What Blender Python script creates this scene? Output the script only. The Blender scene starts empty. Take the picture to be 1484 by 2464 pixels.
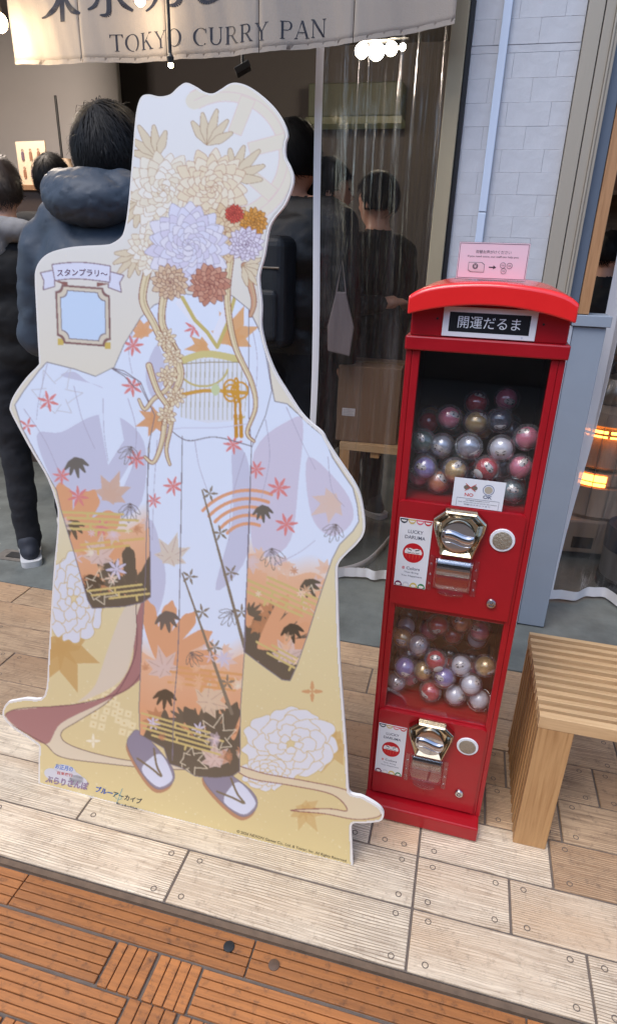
import bpy, bmesh, math, random
import numpy as np
from mathutils import Vector, Matrix, noise
from mathutils.geometry import tessellate_polygon
random.seed(7)
R = math.radians
PI = math.pi
sc = bpy.context.scene
col = sc.collection

# ------------------------------------------------------------------ camera, sky, sun, exposure
cam_data = bpy.data.cameras.new('camera')
cam_data.sensor_fit = 'VERTICAL'
cam_data.sensor_height = 24.0
cam_data.lens = 24.0 * 1490.0 / 2464.0
cam_data.clip_start = 0.02
cam_data.clip_end = 200
cam = bpy.data.objects.new('camera', cam_data)
col.objects.link(cam)
yaw, pitch, roll = 0.2406, 0.4019, 0.0326
_r = Vector((math.cos(yaw), math.sin(yaw), 0)); _f = Vector((-math.sin(yaw), math.cos(yaw), 0)); _u = Vector((0, 0, 1))
f2 = _f * math.cos(pitch) - _u * math.sin(pitch)
u2 = _u * math.cos(pitch) + _f * math.sin(pitch)
r3 = _r * math.cos(roll) + u2 * math.sin(roll)
u3 = u2 * math.cos(roll) - _r * math.sin(roll)
mw = Matrix(((r3.x, u3.x, -f2.x, 0), (r3.y, u3.y, -f2.y, 0), (r3.z, u3.z, -f2.z, 1.42), (0, 0, 0, 1)))
cam.matrix_world = mw
sc.camera = cam

world = bpy.data.worlds.new('World')
sc.world = world
world.use_nodes = True
nt = world.node_tree
sky = nt.nodes.new('ShaderNodeTexSky')
sky.sky_type = 'NISHITA'
sky.sun_disc = False
SUN_EL, SUN_ROT = R(60), R(208)
sky.sun_elevation = SUN_EL
sky.sun_rotation = SUN_ROT
sky.air_density = 1.0
sky.dust_density = 1.2
sky.ozone_density = 1.0
nt.links.new(sky.outputs[0], nt.nodes['Background'].inputs[0])
nt.nodes['Background'].inputs[1].default_value = 0.145
sun_d = bpy.data.lights.new('sun', 'SUN')
sun_d.energy = 0.95
sun_d.angle = R(35)
sun_d.color = (1.0, 0.97, 0.93)
sun = bpy.data.objects.new('sun', sun_d)
col.objects.link(sun)
sd = Vector((math.sin(SUN_ROT) * math.cos(SUN_EL), math.cos(SUN_ROT) * math.cos(SUN_EL), math.sin(SUN_EL)))
sun.rotation_euler = (-sd).to_track_quat('-Z', 'Y').to_euler()
sc.view_settings.view_transform = 'Standard'
sc.view_settings.look = 'None'
sc.view_settings.gamma = 1
sc.view_settings.use_curve_mapping = False
sc.view_settings.exposure = 1.12
sc.cycles.max_bounces = 8
sc.cycles.transparent_max_bounces = 24
sc.cycles.caustics_reflective = False
sc.cycles.caustics_refractive = False

# ------------------------------------------------------------------ helpers
def lin(c):
    out = []
    for v in c[:3]:
        v = v / 255.0
        out.append(v / 12.92 if v <= 0.04045 else ((v + 0.055) / 1.055) ** 2.4)
    return out

def tag(o, label=None, cat=None, group=None, kind=None):
    if label: o['label'] = label
    if cat: o['category'] = cat
    if group: o['group'] = group
    if kind: o['kind'] = kind
    return o

def empty(name, loc=(0, 0, 0), rz=0, label=None, cat=None, group=None, parent=None):
    o = bpy.data.objects.new(name, None)
    o.empty_display_size = 0.05
    col.objects.link(o)
    o.location = loc
    o.rotation_euler = (0, 0, rz)
    if parent: o.parent = parent
    return tag(o, label, cat, group)

class MB:
    """collects shapes and links them as one mesh object"""
    def __init__(s):
        s.v = []; s.f = []; s.m = []; s.mi = 0
    def add(s, vs, fs):
        b = len(s.v)
        s.v += [tuple(v) for v in vs]
        for f in fs:
            s.f.append([b + i for i in f]); s.m.append(s.mi)
        return s
    def box(s, x0, x1, y0, y1, z0, z1, M=None):
        vs = [(x, y, z) for x in (x0, x1) for y in (y0, y1) for z in (z0, z1)]
        if M is not None: vs = [tuple(M @ Vector(v)) for v in vs]
        return s.add(vs, [(0, 1, 3, 2), (4, 6, 7, 5), (0, 4, 5, 1), (2, 3, 7, 6), (0, 2, 6, 4), (1, 5, 7, 3)])
    def prism(s, pts, y0, y1, M=None):
        """polygon in x,z extruded along y; y0 is the front"""
        n = len(pts)
        area = sum(pts[i][0] * pts[(i + 1) % n][1] - pts[(i + 1) % n][0] * pts[i][1] for i in range(n))
        if area < 0: pts = pts[::-1]
        vs = [(p[0], y0, p[1]) for p in pts] + [(p[0], y1, p[1]) for p in pts]
        tris = tessellate_polygon([[Vector((p[0], p[1], 0)) for p in pts]])
        fs = []
        for t in tris:
            a, b, c = t
            ar = (pts[b][0] - pts[a][0]) * (pts[c][1] - pts[a][1]) - (pts[c][0] - pts[a][0]) * (pts[b][1] - pts[a][1])
            if ar < 0: a, c = c, a
            fs.append((a, b, c)); fs.append((a + n, c + n, b + n))
        for i in range(n):
            j = (i + 1) % n
            fs.append((i, i + n, j + n, j))
        if M is not None: vs = [tuple(M @ Vector(v)) for v in vs]
        return s.add(vs, fs)
    def tube(s, pts, r, n=8, cap=True):
        pts = [Vector(p) for p in pts]
        rs = r if isinstance(r, (list, tuple)) else [r] * len(pts)
        vs = []; fs = []
        prev = None
        for i, p in enumerate(pts):
            d = (pts[min(i + 1, len(pts) - 1)] - pts[max(i - 1, 0)])
            d = d.normalized() if d.length > 1e-9 else Vector((0, 0, 1))
            if prev is None:
                a = d.orthogonal().normalized()
            else:
                a = (prev - d * prev.dot(d)).normalized()
            prev = a
            b = d.cross(a)
            for k in range(n):
                t = 2 * PI * k / n
                vs.append(p + (a * math.cos(t) + b * math.sin(t)) * rs[i])
        for i in range(len(pts) - 1):
            for k in range(n):
                k2 = (k + 1) % n
                fs.append((i * n + k, i * n + k2, (i + 1) * n + k2, (i + 1) * n + k))
        if cap:
            fs.append(tuple(range(n))[::-1]); fs.append(tuple((len(pts) - 1) * n + k for k in range(n)))
        return s.add(vs, fs)
    def lathe(s, prof, c=(0, 0, 0), axis='z', n=24, cap=True):
        """prof: (radius, height) pairs; axis y points away from the viewer"""
        vs = []; fs = []
        for r, h in prof:
            for k in range(n):
                t = 2 * PI * k / n
                x, y = r * math.cos(t), r * math.sin(t)
                if axis == 'z': v = (c[0] + x, c[1] + y, c[2] + h)
                elif axis == 'y': v = (c[0] + x, c[1] + h, c[2] + y)
                else: v = (c[0] + h, c[1] + x, c[2] + y)
                vs.append(v)
        for i in range(len(prof) - 1):
            for k in range(n):
                k2 = (k + 1) % n
                fs.append((i * n + k, i * n + k2, (i + 1) * n + k2, (i + 1) * n + k))
        if cap:
            fs.append(tuple(range(n))[::-1]); fs.append(tuple((len(prof) - 1) * n + k for k in range(n)))
        return s.add(vs, fs)
    def ball(s, c, r, nu=16, nv=10):
        rx, ry, rz = r if isinstance(r, (tuple, list)) else (r, r, r)
        vs = [(c[0], c[1], c[2] - rz)]; fs = []
        for i in range(1, nv):
            t = PI * i / nv
            for k in range(nu):
                a = 2 * PI * k / nu
                vs.append((c[0] + rx * math.sin(t) * math.cos(a), c[1] + ry * math.sin(t) * math.sin(a), c[2] - rz * math.cos(t)))
        vs.append((c[0], c[1], c[2] + rz))
        for k in range(nu):
            fs.append((0, 1 + (k + 1) % nu, 1 + k))
            fs.append((len(vs) - 1, 1 + (nv - 2) * nu + k, 1 + (nv - 2) * nu + (k + 1) % nu))
        for i in range(nv - 2):
            for k in range(nu):
                k2 = (k + 1) % nu
                fs.append((1 + i * nu + k, 1 + i * nu + k2, 1 + (i + 1) * nu + k2, 1 + (i + 1) * nu + k))
        return s.add(vs, fs)
    def grid(s, fn, nu, nv, thick=None):
        vs = [tuple(fn(i / nu, j / nv)) for j in range(nv + 1) for i in range(nu + 1)]
        fs = [(j * (nu + 1) + i, j * (nu + 1) + i + 1, (j + 1) * (nu + 1) + i + 1, (j + 1) * (nu + 1) + i) for j in range(nv) for i in range(nu)]
        return s.add(vs, fs)
    def mesh(s, name, mats):
        me = bpy.data.meshes.new(name)
        me.from_pydata(s.v, [], s.f)
        for m in (mats if isinstance(mats, (list, tuple)) else [mats]): me.materials.append(m)
        if any(s.m): me.polygons.foreach_set('material_index', s.m)
        me.update()
        return me
    def build(s, name, mats, parent=None, smooth=False, bevel=0, seg=2, fix=False):
        me = s.mesh(name, mats)
        if fix:
            bm = bmesh.new(); bm.from_mesh(me); bmesh.ops.recalc_face_normals(bm, faces=bm.faces); bm.to_mesh(me); bm.free()
        return link(name, me, parent, smooth, bevel, seg)

def link(name, me, parent=None, smooth=False, bevel=0, seg=2):
    if smooth:
        me.polygons.foreach_set('use_smooth', [True] * len(me.polygons))
        if smooth != 'all':
            me.set_sharp_from_angle(angle=R(40))
    o = bpy.data.objects.new(name, me)
    col.objects.link(o)
    if parent: o.parent = parent
    if bevel:
        b = o.modifiers.new('bevel', 'BEVEL'); b.width = bevel; b.segments = seg; b.limit_method = 'ANGLE'; b.angle_limit = R(35)
        b.harden_normals = False
    return o

def copy_tree(o, parent=None):
    c = o.copy(); col.objects.link(c)
    c.parent = parent
    for ch in o.children:
        copy_tree(ch, c)
    return c

# ------------------------------------------------------------------ materials
MATS = {}
def mat(name, base=(200, 200, 200), rough=0.6, metal=0.0, spec=0.5, coat=0.0, var=0.0, vscale=8.0, bump=0.0, bscale=40.0, stretch=(1, 1, 1), emis=None, estr=0.0, alb=None, rand=0.0):
    m = bpy.data.materials.new(name)
    m.use_nodes = True
    t = m.node_tree
    p = t.nodes['Principled BSDF']
    c = list(alb) if alb else lin(base)
    p.inputs['Base Color'].default_value = (*c, 1)
    p.inputs['Roughness'].default_value = rough
    p.inputs['Metallic'].default_value = metal
    p.inputs['Specular IOR Level'].default_value = spec
    if coat:
        p.inputs['Coat Weight'].default_value = coat
        p.inputs['Coat Roughness'].default_value = 0.08
    if emis:
        p.inputs['Emission Color'].default_value = (*lin(emis), 1)
        p.inputs['Emission Strength'].default_value = estr
    if var or bump:
        tc = t.nodes.new('ShaderNodeTexCoord')
        mp = t.nodes.new('ShaderNodeMapping'); mp.inputs['Scale'].default_value = stretch
        t.links.new(tc.outputs['Object'], mp.inputs['Vector'])
    if var:
        n = t.nodes.new('ShaderNodeTexNoise'); n.inputs['Scale'].default_value = vscale; n.inputs['Detail'].default_value = 6
        n.inputs['Roughness'].default_value = 0.65
        t.links.new(mp.outputs[0], n.inputs['Vector'])
        r = t.nodes.new('ShaderNodeMapRange'); r.inputs[1].default_value = 0.25; r.inputs[2].default_value = 0.75
        r.inputs[3].default_value = 1 - var; r.inputs[4].default_value = 1 + var * 0.6
        t.links.new(n.outputs['Fac'], r.inputs[0])
        val = r.outputs[0]
        if rand:
            oi = t.nodes.new('ShaderNodeObjectInfo')
            rr = t.nodes.new('ShaderNodeMapRange'); rr.inputs[3].default_value = 1 - rand; rr.inputs[4].default_value = 1 + rand
            t.links.new(oi.outputs['Random'], rr.inputs[0])
            mu = t.nodes.new('ShaderNodeMath'); mu.operation = 'MULTIPLY'
            t.links.new(val, mu.inputs[0]); t.links.new(rr.outputs[0], mu.inputs[1]); val = mu.outputs[0]
        vm = t.nodes.new('ShaderNodeVectorMath'); vm.operation = 'SCALE'
        vm.inputs[0].default_value = c
        t.links.new(val, vm.inputs['Scale'])
        t.links.new(vm.outputs[0], p.inputs['Base Color'])
        r2 = t.nodes.new('ShaderNodeMapRange'); r2.inputs[3].default_value = max(rough - 0.12, 0.03); r2.inputs[4].default_value = min(rough + 0.12, 1)
        t.links.new(n.outputs['Fac'], r2.inputs[0]); t.links.new(r2.outputs[0], p.inputs['Roughness'])
    if bump:
        n2 = t.nodes.new('ShaderNodeTexNoise'); n2.inputs['Scale'].default_value = bscale; n2.inputs['Detail'].default_value = 4
        t.links.new(mp.outputs[0], n2.inputs['Vector'])
        b = t.nodes.new('ShaderNodeBump'); b.inputs['Strength'].default_value = bump; b.inputs['Distance'].default_value = 0.004
        t.links.new(n2.outputs['Fac'], b.inputs['Height']); t.links.new(b.outputs[0], p.inputs['Normal'])
    MATS[name] = m
    return m

def clear_mat(name, tint=(0.95, 0.95, 0.95), rough=0.08, base_fac=0.05, edge=0.6, gloss=(1, 1, 1), ripple=0.0, rscale=(60, 60, 3), veil=0.0, veil_col=(0.6, 0.6, 0.62)):
    """thin clear plastic or glass: transparent with a fresnel gloss on top"""
    m = bpy.data.materials.new(name); m.use_nodes = True
    t = m.node_tree
    t.nodes.remove(t.nodes['Principled BSDF'])
    out = t.nodes['Material Output']
    tr = t.nodes.new('ShaderNodeBsdfTransparent'); tr.inputs[0].default_value = (*tint, 1)
    gl = t.nodes.new('ShaderNodeBsdfGlossy'); gl.inputs['Roughness'].default_value = rough; gl.inputs[0].default_value = (*gloss, 1)
    lw = t.nodes.new('ShaderNodeLayerWeight'); lw.inputs['Blend'].default_value = 0.35
    mr = t.nodes.new('ShaderNodeMapRange'); mr.inputs[3].default_value = base_fac; mr.inputs[4].default_value = edge
    t.links.new(lw.outputs['Facing'], mr.inputs[0])
    pw = t.nodes.new('ShaderNodeMath'); pw.operation = 'POWER'; pw.inputs[1].default_value = 2.0
    t.links.new(lw.outputs['Facing'], pw.inputs[0]); t.links.new(pw.outputs[0], mr.inputs[0])
    mx = t.nodes.new('ShaderNodeMixShader')
    t.links.new(mr.outputs[0], mx.inputs[0]); t.links.new(tr.outputs[0], mx.inputs[1]); t.links.new(gl.outputs[0], mx.inputs[2])
    last = mx
    if veil:
        df = t.nodes.new('ShaderNodeBsdfDiffuse'); df.inputs[0].default_value = (*veil_col, 1)
        mx2 = t.nodes.new('ShaderNodeMixShader'); mx2.inputs[0].default_value = veil
        t.links.new(mx.outputs[0], mx2.inputs[1]); t.links.new(df.outputs[0], mx2.inputs[2]); last = mx2
        if ripple:
            tc0 = t.nodes.new('ShaderNodeTexCoord'); mp0 = t.nodes.new('ShaderNodeMapping'); mp0.inputs['Scale'].default_value = (26, 26, 1.2)
            n0 = t.nodes.new('ShaderNodeTexNoise'); n0.inputs['Scale'].default_value = 1; n0.inputs['Detail'].default_value = 5
            t.links.new(tc0.outputs['Object'], mp0.inputs[0]); t.links.new(mp0.outputs[0], n0.inputs['Vector'])
            m0 = t.nodes.new('ShaderNodeMapRange'); m0.inputs[1].default_value = 0.5; m0.inputs[2].default_value = 0.75; m0.inputs[3].default_value = veil * 0.3; m0.inputs[4].default_value = veil * 3
            t.links.new(n0.outputs['Fac'], m0.inputs[0]); t.links.new(m0.outputs[0], mx2.inputs[0])
    t.links.new(last.outputs[0], out.inputs[0])
    if ripple:
        tc = t.nodes.new('ShaderNodeTexCoord'); mp = t.nodes.new('ShaderNodeMapping'); mp.inputs['Scale'].default_value = rscale
        n = t.nodes.new('ShaderNodeTexNoise'); n.inputs['Scale'].default_value = 1; n.inputs['Detail'].default_value = 3; n.inputs['Distortion'].default_value = 0.5
        t.links.new(tc.outputs['Object'], mp.inputs[0]); t.links.new(mp.outputs[0], n.inputs['Vector'])
        b = t.nodes.new('ShaderNodeBump'); b.inputs['Strength'].default_value = ripple; b.inputs['Distance'].default_value = 0.01
        t.links.new(n.outputs['Fac'], b.inputs['Height']); t.links.new(b.outputs[0], gl.inputs['Normal'])
    return m

def print_mat(name, rough=0.45, attr='print', coat=0.0):
    m = bpy.data.materials.new(name); m.use_nodes = True
    t = m.node_tree; p = t.nodes['Principled BSDF']
    a = t.nodes.new('ShaderNodeAttribute'); a.attribute_name = attr
    t.links.new(a.outputs['Color'], p.inputs['Base Color'])
    p.inputs['Roughness'].default_value = rough
    p.inputs['Specular IOR Level'].default_value = 0.4
    if coat:
        p.inputs['Coat Weight'].default_value = coat; p.inputs['Coat Roughness'].default_value = 0.15
    return m

def wood_mat(name, c_light, c_dark, along='x', band=60.0, rough=0.6, dirt=None, dirt_amt=0.5, rand=0.12, bump=0.35, grain=0.7, ringy=0.5, red=None):
    """long grain lines, knots and wear; each object gets its own cut of the grain"""
    m = bpy.data.materials.new(name); m.use_nodes = True
    t = m.node_tree; p = t.nodes['Principled BSDF']; L = t.links.new
    geo = t.nodes.new('ShaderNodeNewGeometry'); oi = t.nodes.new('ShaderNodeObjectInfo')
    wn = t.nodes.new('ShaderNodeTexWhiteNoise'); wn.noise_dimensions = '1D'; L(oi.outputs['Random'], wn.inputs['W'])
    sc_ = t.nodes.new('ShaderNodeVectorMath'); sc_.operation = 'SCALE'; sc_.inputs['Scale'].default_value = 17.0; L(wn.outputs['Color'], sc_.inputs[0])
    ad = t.nodes.new('ShaderNodeVectorMath'); ad.operation = 'ADD'; L(geo.outputs['Position'], ad.inputs[0]); L(sc_.outputs[0], ad.inputs[1])
    mp = t.nodes.new('ShaderNodeMapping')
    k = {'x': (0.16, 1, 1), 'y': (1, 0.16, 1), 'z': (1, 1, 0.16)}[along]
    mp.inputs['Scale'].default_value = k
    L(ad.outputs[0], mp.inputs[0])
    # warp
    n1 = t.nodes.new('ShaderNodeTexNoise'); n1.inputs['Scale'].default_value = 7; n1.inputs['Detail'].default_value = 3
    L(mp.outputs[0], n1.inputs['Vector'])
    wv = t.nodes.new('ShaderNodeTexNoise'); wv.inputs['Scale'].default_value = 1.0; wv.inputs['Detail'].default_value = 6; wv.inputs['Roughness'].default_value = 0.7
    mul = t.nodes.new('ShaderNodeMath'); mul.operation = 'MULTIPLY'; mul.inputs[1].default_value = 11.0 if band > 90 else band * 0.12
    L(n1.outputs['Fac'], mul.inputs[0])
    sepp = t.nodes.new('ShaderNodeSeparateXYZ'); L(mp.outputs[0], sepp.inputs[0])
    acr = {'x': 'Y', 'y': 'X', 'z': 'X'}[along]
    a2 = t.nodes.new('ShaderNodeMath'); a2.operation = 'MULTIPLY_ADD'; a2.inputs[1].default_value = band
    L(sepp.outputs[acr], a2.inputs[0]); L(mul.outputs[0], a2.inputs[2])
    sn = t.nodes.new('ShaderNodeMath'); sn.operation = 'SINE'
    m6 = t.nodes.new('ShaderNodeMath'); m6.operation = 'MULTIPLY'; m6.inputs[1].default_value = 6.283
    L(a2.outputs[0], m6.inputs[0]); L(m6.outputs[0], sn.inputs[0])
    # fine fibre noise
    mp2 = t.nodes.new('ShaderNodeMapping'); mp2.inputs['Scale'].default_value = tuple(x * 130 if x == 1 else 7 for x in k)
    L(ad.outputs[0], mp2.inputs[0]); L(mp2.outputs[0], wv.inputs['Vector'])
    # line mask
    lm = t.nodes.new('ShaderNodeMapRange'); lm.inputs[1].default_value = 0.1; lm.inputs[2].default_value = 1.0; L(sn.outputs[0], lm.inputs[0])
    pt = t.nodes.new('ShaderNodeTexNoise'); pt.inputs['Scale'].default_value = 5; pt.inputs['Detail'].default_value = 5; L(ad.outputs[0], pt.inputs['Vector'])
    pm = t.nodes.new('ShaderNodeMapRange'); pm.inputs[1].default_value = 0.30; pm.inputs[2].default_value = 0.55; L(pt.outputs['Fac'], pm.inputs[0])
    lg = t.nodes.new('ShaderNodeMath'); lg.operation = 'MULTIPLY'; L(lm.outputs[0], lg.inputs[0]); L(pm.outputs[0], lg.inputs[1])
    lg2 = t.nodes.new('ShaderNodeMath'); lg2.operation = 'MULTIPLY'; lg2.inputs[1].default_value = ringy; L(lg.outputs[0], lg2.inputs[0])
    fb = t.nodes.new('ShaderNodeMapRange'); fb.inputs[1].default_value = 0.42; fb.inputs[2].default_value = 0.72; fb.inputs[4].default_value = grain; L(wv.outputs['Fac'], fb.inputs[0])
    mxm = t.nodes.new('ShaderNodeMath'); mxm.operation = 'MAXIMUM'; L(lg2.outputs[0], mxm.inputs[0]); L(fb.outputs[0], mxm.inputs[1])
    cm = t.nodes.new('ShaderNodeMix'); cm.data_type = 'RGBA'
    cm.inputs[6].default_value = (*lin(c_light), 1); cm.inputs[7].default_value = (*lin(c_dark), 1); L(mxm.outputs[0], cm.inputs[0])
    cur = cm.outputs[2]
    if red:
        rn = t.nodes.new('ShaderNodeTexNoise'); rn.inputs['Scale'].default_value = 3.3; rn.inputs['Detail'].default_value = 5; L(mp.outputs[0], rn.inputs['Vector'])
        rm = t.nodes.new('ShaderNodeMapRange'); rm.inputs[1].default_value = 0.48; rm.inputs[2].default_value = 0.72; rm.inputs[4].default_value = 0.75; L(rn.outputs['Fac'], rm.inputs[0])
        rx = t.nodes.new('ShaderNodeMix'); rx.data_type = 'RGBA'; rx.inputs[7].default_value = (*lin(red), 1)
        L(cur, rx.inputs[6]); L(rm.outputs[0], rx.inputs[0]); cur = rx.outputs[2]
    if dirt:
        dn = t.nodes.new('ShaderNodeTexNoise'); dn.inputs['Scale'].default_value = 42; dn.inputs['Detail'].default_value = 9; dn.inputs['Roughness'].default_value = 0.75
        L(geo.outputs['Position'], dn.inputs['Vector'])
        dm = t.nodes.new('ShaderNodeMapRange'); dm.inputs[1].default_value = 0.53; dm.inputs[2].default_value = 0.70; dm.inputs[4].default_value = dirt_amt; L(dn.outputs['Fac'], dm.inputs[0])
        dx = t.nodes.new('ShaderNodeMix'); dx.data_type = 'RGBA'; dx.inputs[7].default_value = (*lin(dirt), 1)
        L(cur, dx.inputs[6]); L(dm.outputs[0], dx.inputs[0]); cur = dx.outputs[2]
    rr = t.nodes.new('ShaderNodeMapRange'); rr.inputs[3].default_value = 1 - rand; rr.inputs[4].default_value = 1 + rand * 0.6; L(oi.outputs['Random'], rr.inputs[0])
    vs = t.nodes.new('ShaderNodeVectorMath'); vs.operation = 'SCALE'; L(cur, vs.inputs[0]); L(rr.outputs[0], vs.inputs['Scale'])
    L(vs.outputs[0], p.inputs['Base Color'])
    p.inputs['Roughness'].default_value = rough
    bp = t.nodes.new('ShaderNodeBump'); bp.inputs['Strength'].default_value = bump; bp.inputs['Distance'].default_value = 0.002; bp.invert = True
    L(mxm.outputs[0], bp.inputs['Height']); L(bp.outputs[0], p.inputs['Normal'])
    return m

plank_far_m = wood_mat('browner worn plank', (200, 170, 136), (104, 76, 54), 'x', 185, 0.72, dirt=(110, 90, 74), dirt_amt=0.8, rand=0.14, bump=0.6, red=(176, 138, 102), ringy=0.9, grain=0.85)
plank_m = wood_mat('pale stamped plank', (236, 218, 190), (126, 98, 74), 'x', 165, 0.72, dirt=(134, 112, 92), dirt_amt=0.6, rand=0.10, bump=0.6, red=(208, 172, 134), ringy=0.8, grain=0.7)
tile_m = wood_mat('orange brown ribbed tile', (178, 114, 62), (108, 68, 40), 'x', 30, 0.5, dirt=(74, 54, 42), dirt_amt=0.8, rand=0.2, bump=0.25, ringy=0.25, grain=0.55)
bench_m = wood_mat('pale cypress', (206, 172, 128), (164, 122, 80), 'x', 45, 0.5, rand=0.10, bump=0.1, ringy=0.5, grain=0.5)
bench_v = wood_mat('shaded cypress upright', (190, 148, 100), (146, 102, 60), 'z', 55, 0.5, rand=0.10, bump=0.1, ringy=0.6, grain=0.5)  # same cypress, darker colour carries the shade of the upright faces
grout_m = mat('dark joint', (112, 100, 90), 0.9, var=0.3, vscale=30)
ring_m = mat('stamped nail ring', (104, 92, 82), 0.8)
conc_m = mat('grey concrete', (104, 108, 104), 0.7, var=0.5, vscale=5, bump=0.4, bscale=60)
red_m = mat('red gloss paint', alb=(0.37, 0.005, 0.012), rough=0.32, coat=0.25, var=0.12, vscale=9, bump=0.03, bscale=150)
lid_m = mat('red moulded plastic', alb=(0.82, 0.022, 0.022), rough=0.25, coat=0.5, var=0.06, vscale=10)
black_m = mat('black paint', (18, 18, 20), 0.5)
chrome_m = mat('chrome', (205, 205, 208), 0.10, metal=1.0, var=0.08, vscale=20)
bezel_m = mat('champagne chrome bezel', (200, 186, 158), 0.14, metal=1.0, var=0.08, vscale=14)
steel_m = mat('brushed steel', (170, 165, 158), 0.35, metal=1.0)
white_m = mat('white card', (226, 228, 232), 0.5)
board_m = mat('cream foam board', (236, 232, 226), 0.5, var=0.02)
clear_m = clear_mat('clear acrylic', (0.93, 0.92, 0.92), 0.05, 0.07, 0.75)
glass_m = clear_mat('window acrylic', (0.97, 0.97, 0.97), 0.03, 0.05, 0.5)
shell_m = clear_mat('capsule shell', (0.95, 0.95, 0.97), 0.035, 0.09, 0.95, veil=0.07, veil_col=(0.9, 0.9, 0.94))
vinyl_m = clear_mat('clear vinyl sheet', (0.86, 0.84, 0.83), 0.13, 0.06, 0.85, ripple=0.8, rscale=(60, 60, 1.3), veil=0.022, veil_col=(0.6, 0.55, 0.53))
hem_m = clear_mat('white vinyl hem', (0.6, 0.6, 0.62), 0.3, 0.12, 0.4, veil=0.85, veil_col=(0.85, 0.84, 0.86))
print_m = print_mat('printed ink')
cloth_m = mat('unbleached cloth', (150, 140, 130), 0.9, var=0.05, vscale=12, bump=0.25, bscale=300)
ink_m = mat('dark ink', (44, 42, 50), 0.8)
brickw_m = mat('white painted brick', (186, 188, 193), 0.6, var=0.10, vscale=18, bump=0.35, bscale=45)
beige_m = mat('beige painted wood', (158, 150, 136), 0.55, var=0.06, vscale=5, bump=0.15, bscale=90, stretch=(1, 1, 0.1))
olive_m = mat('old beige frame', (150, 138, 112), 0.6, var=0.14, vscale=8, stretch=(1, 1, 0.2))
blackstrip_m = mat('black rubber strip', (26, 26, 30), 0.6)
greyblue_m = mat('grey blue paint', (138, 148, 160), 0.5, var=0.05, vscale=7, bump=0.08, bscale=80)
darkblue_m = mat('dark grey blue frame', (92, 104, 120), 0.5, var=0.05)
orangewood_m = wood_mat('orange varnished frame wood', (176, 132, 92), (140, 98, 62), 'z', 25, 0.45, bump=0.1)
duct_m = mat('pale plastic duct', (190, 202, 220), 0.4)
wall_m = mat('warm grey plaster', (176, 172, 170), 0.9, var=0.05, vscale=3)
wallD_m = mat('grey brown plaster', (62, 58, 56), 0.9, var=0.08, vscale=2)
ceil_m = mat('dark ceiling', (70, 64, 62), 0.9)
opp_m = mat('brown facade across the street', (92, 80, 72), 0.8, var=0.3, vscale=1.5)
hair_m = mat('black hair', (17, 16, 17), 0.6, spec=0.25)
hairb_m = mat('dark brown hair', (44, 33, 28), 0.5, spec=0.6)
skin_m = mat('skin', (190, 142, 118), 0.5)
puff_m = mat('slate blue nylon', (46, 57, 70), 0.58, var=0.12, vscale=9, bump=0.5, bscale=26)
coat_m = mat('black cloth coat', (11, 12, 15), 0.8, var=0.2, vscale=8, bump=0.4, bscale=30)
pants_m = mat('dark navy trousers', (17, 19, 26), 0.85, var=0.2, vscale=8, bump=0.4, bscale=20)
gcloth_m = mat('grey jersey', (132, 132, 134), 0.9, var=0.12, vscale=20, bump=0.3, bscale=60)
shoe_m = mat('dark shoe upper', (40, 44, 54), 0.7)
sole_m = mat('white rubber sole', (200, 200, 200), 0.6)
card_m = mat('brown cardboard', (122, 96, 74), 0.85, var=0.06, vscale=9)
bulb_m = mat('lit bulb', (255, 255, 255), 0.3, emis=(255, 222, 170), estr=30)
tube_m = mat('lit ceiling lamp', (255, 255, 255), 0.3, emis=(255, 240, 210), estr=40)

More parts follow.
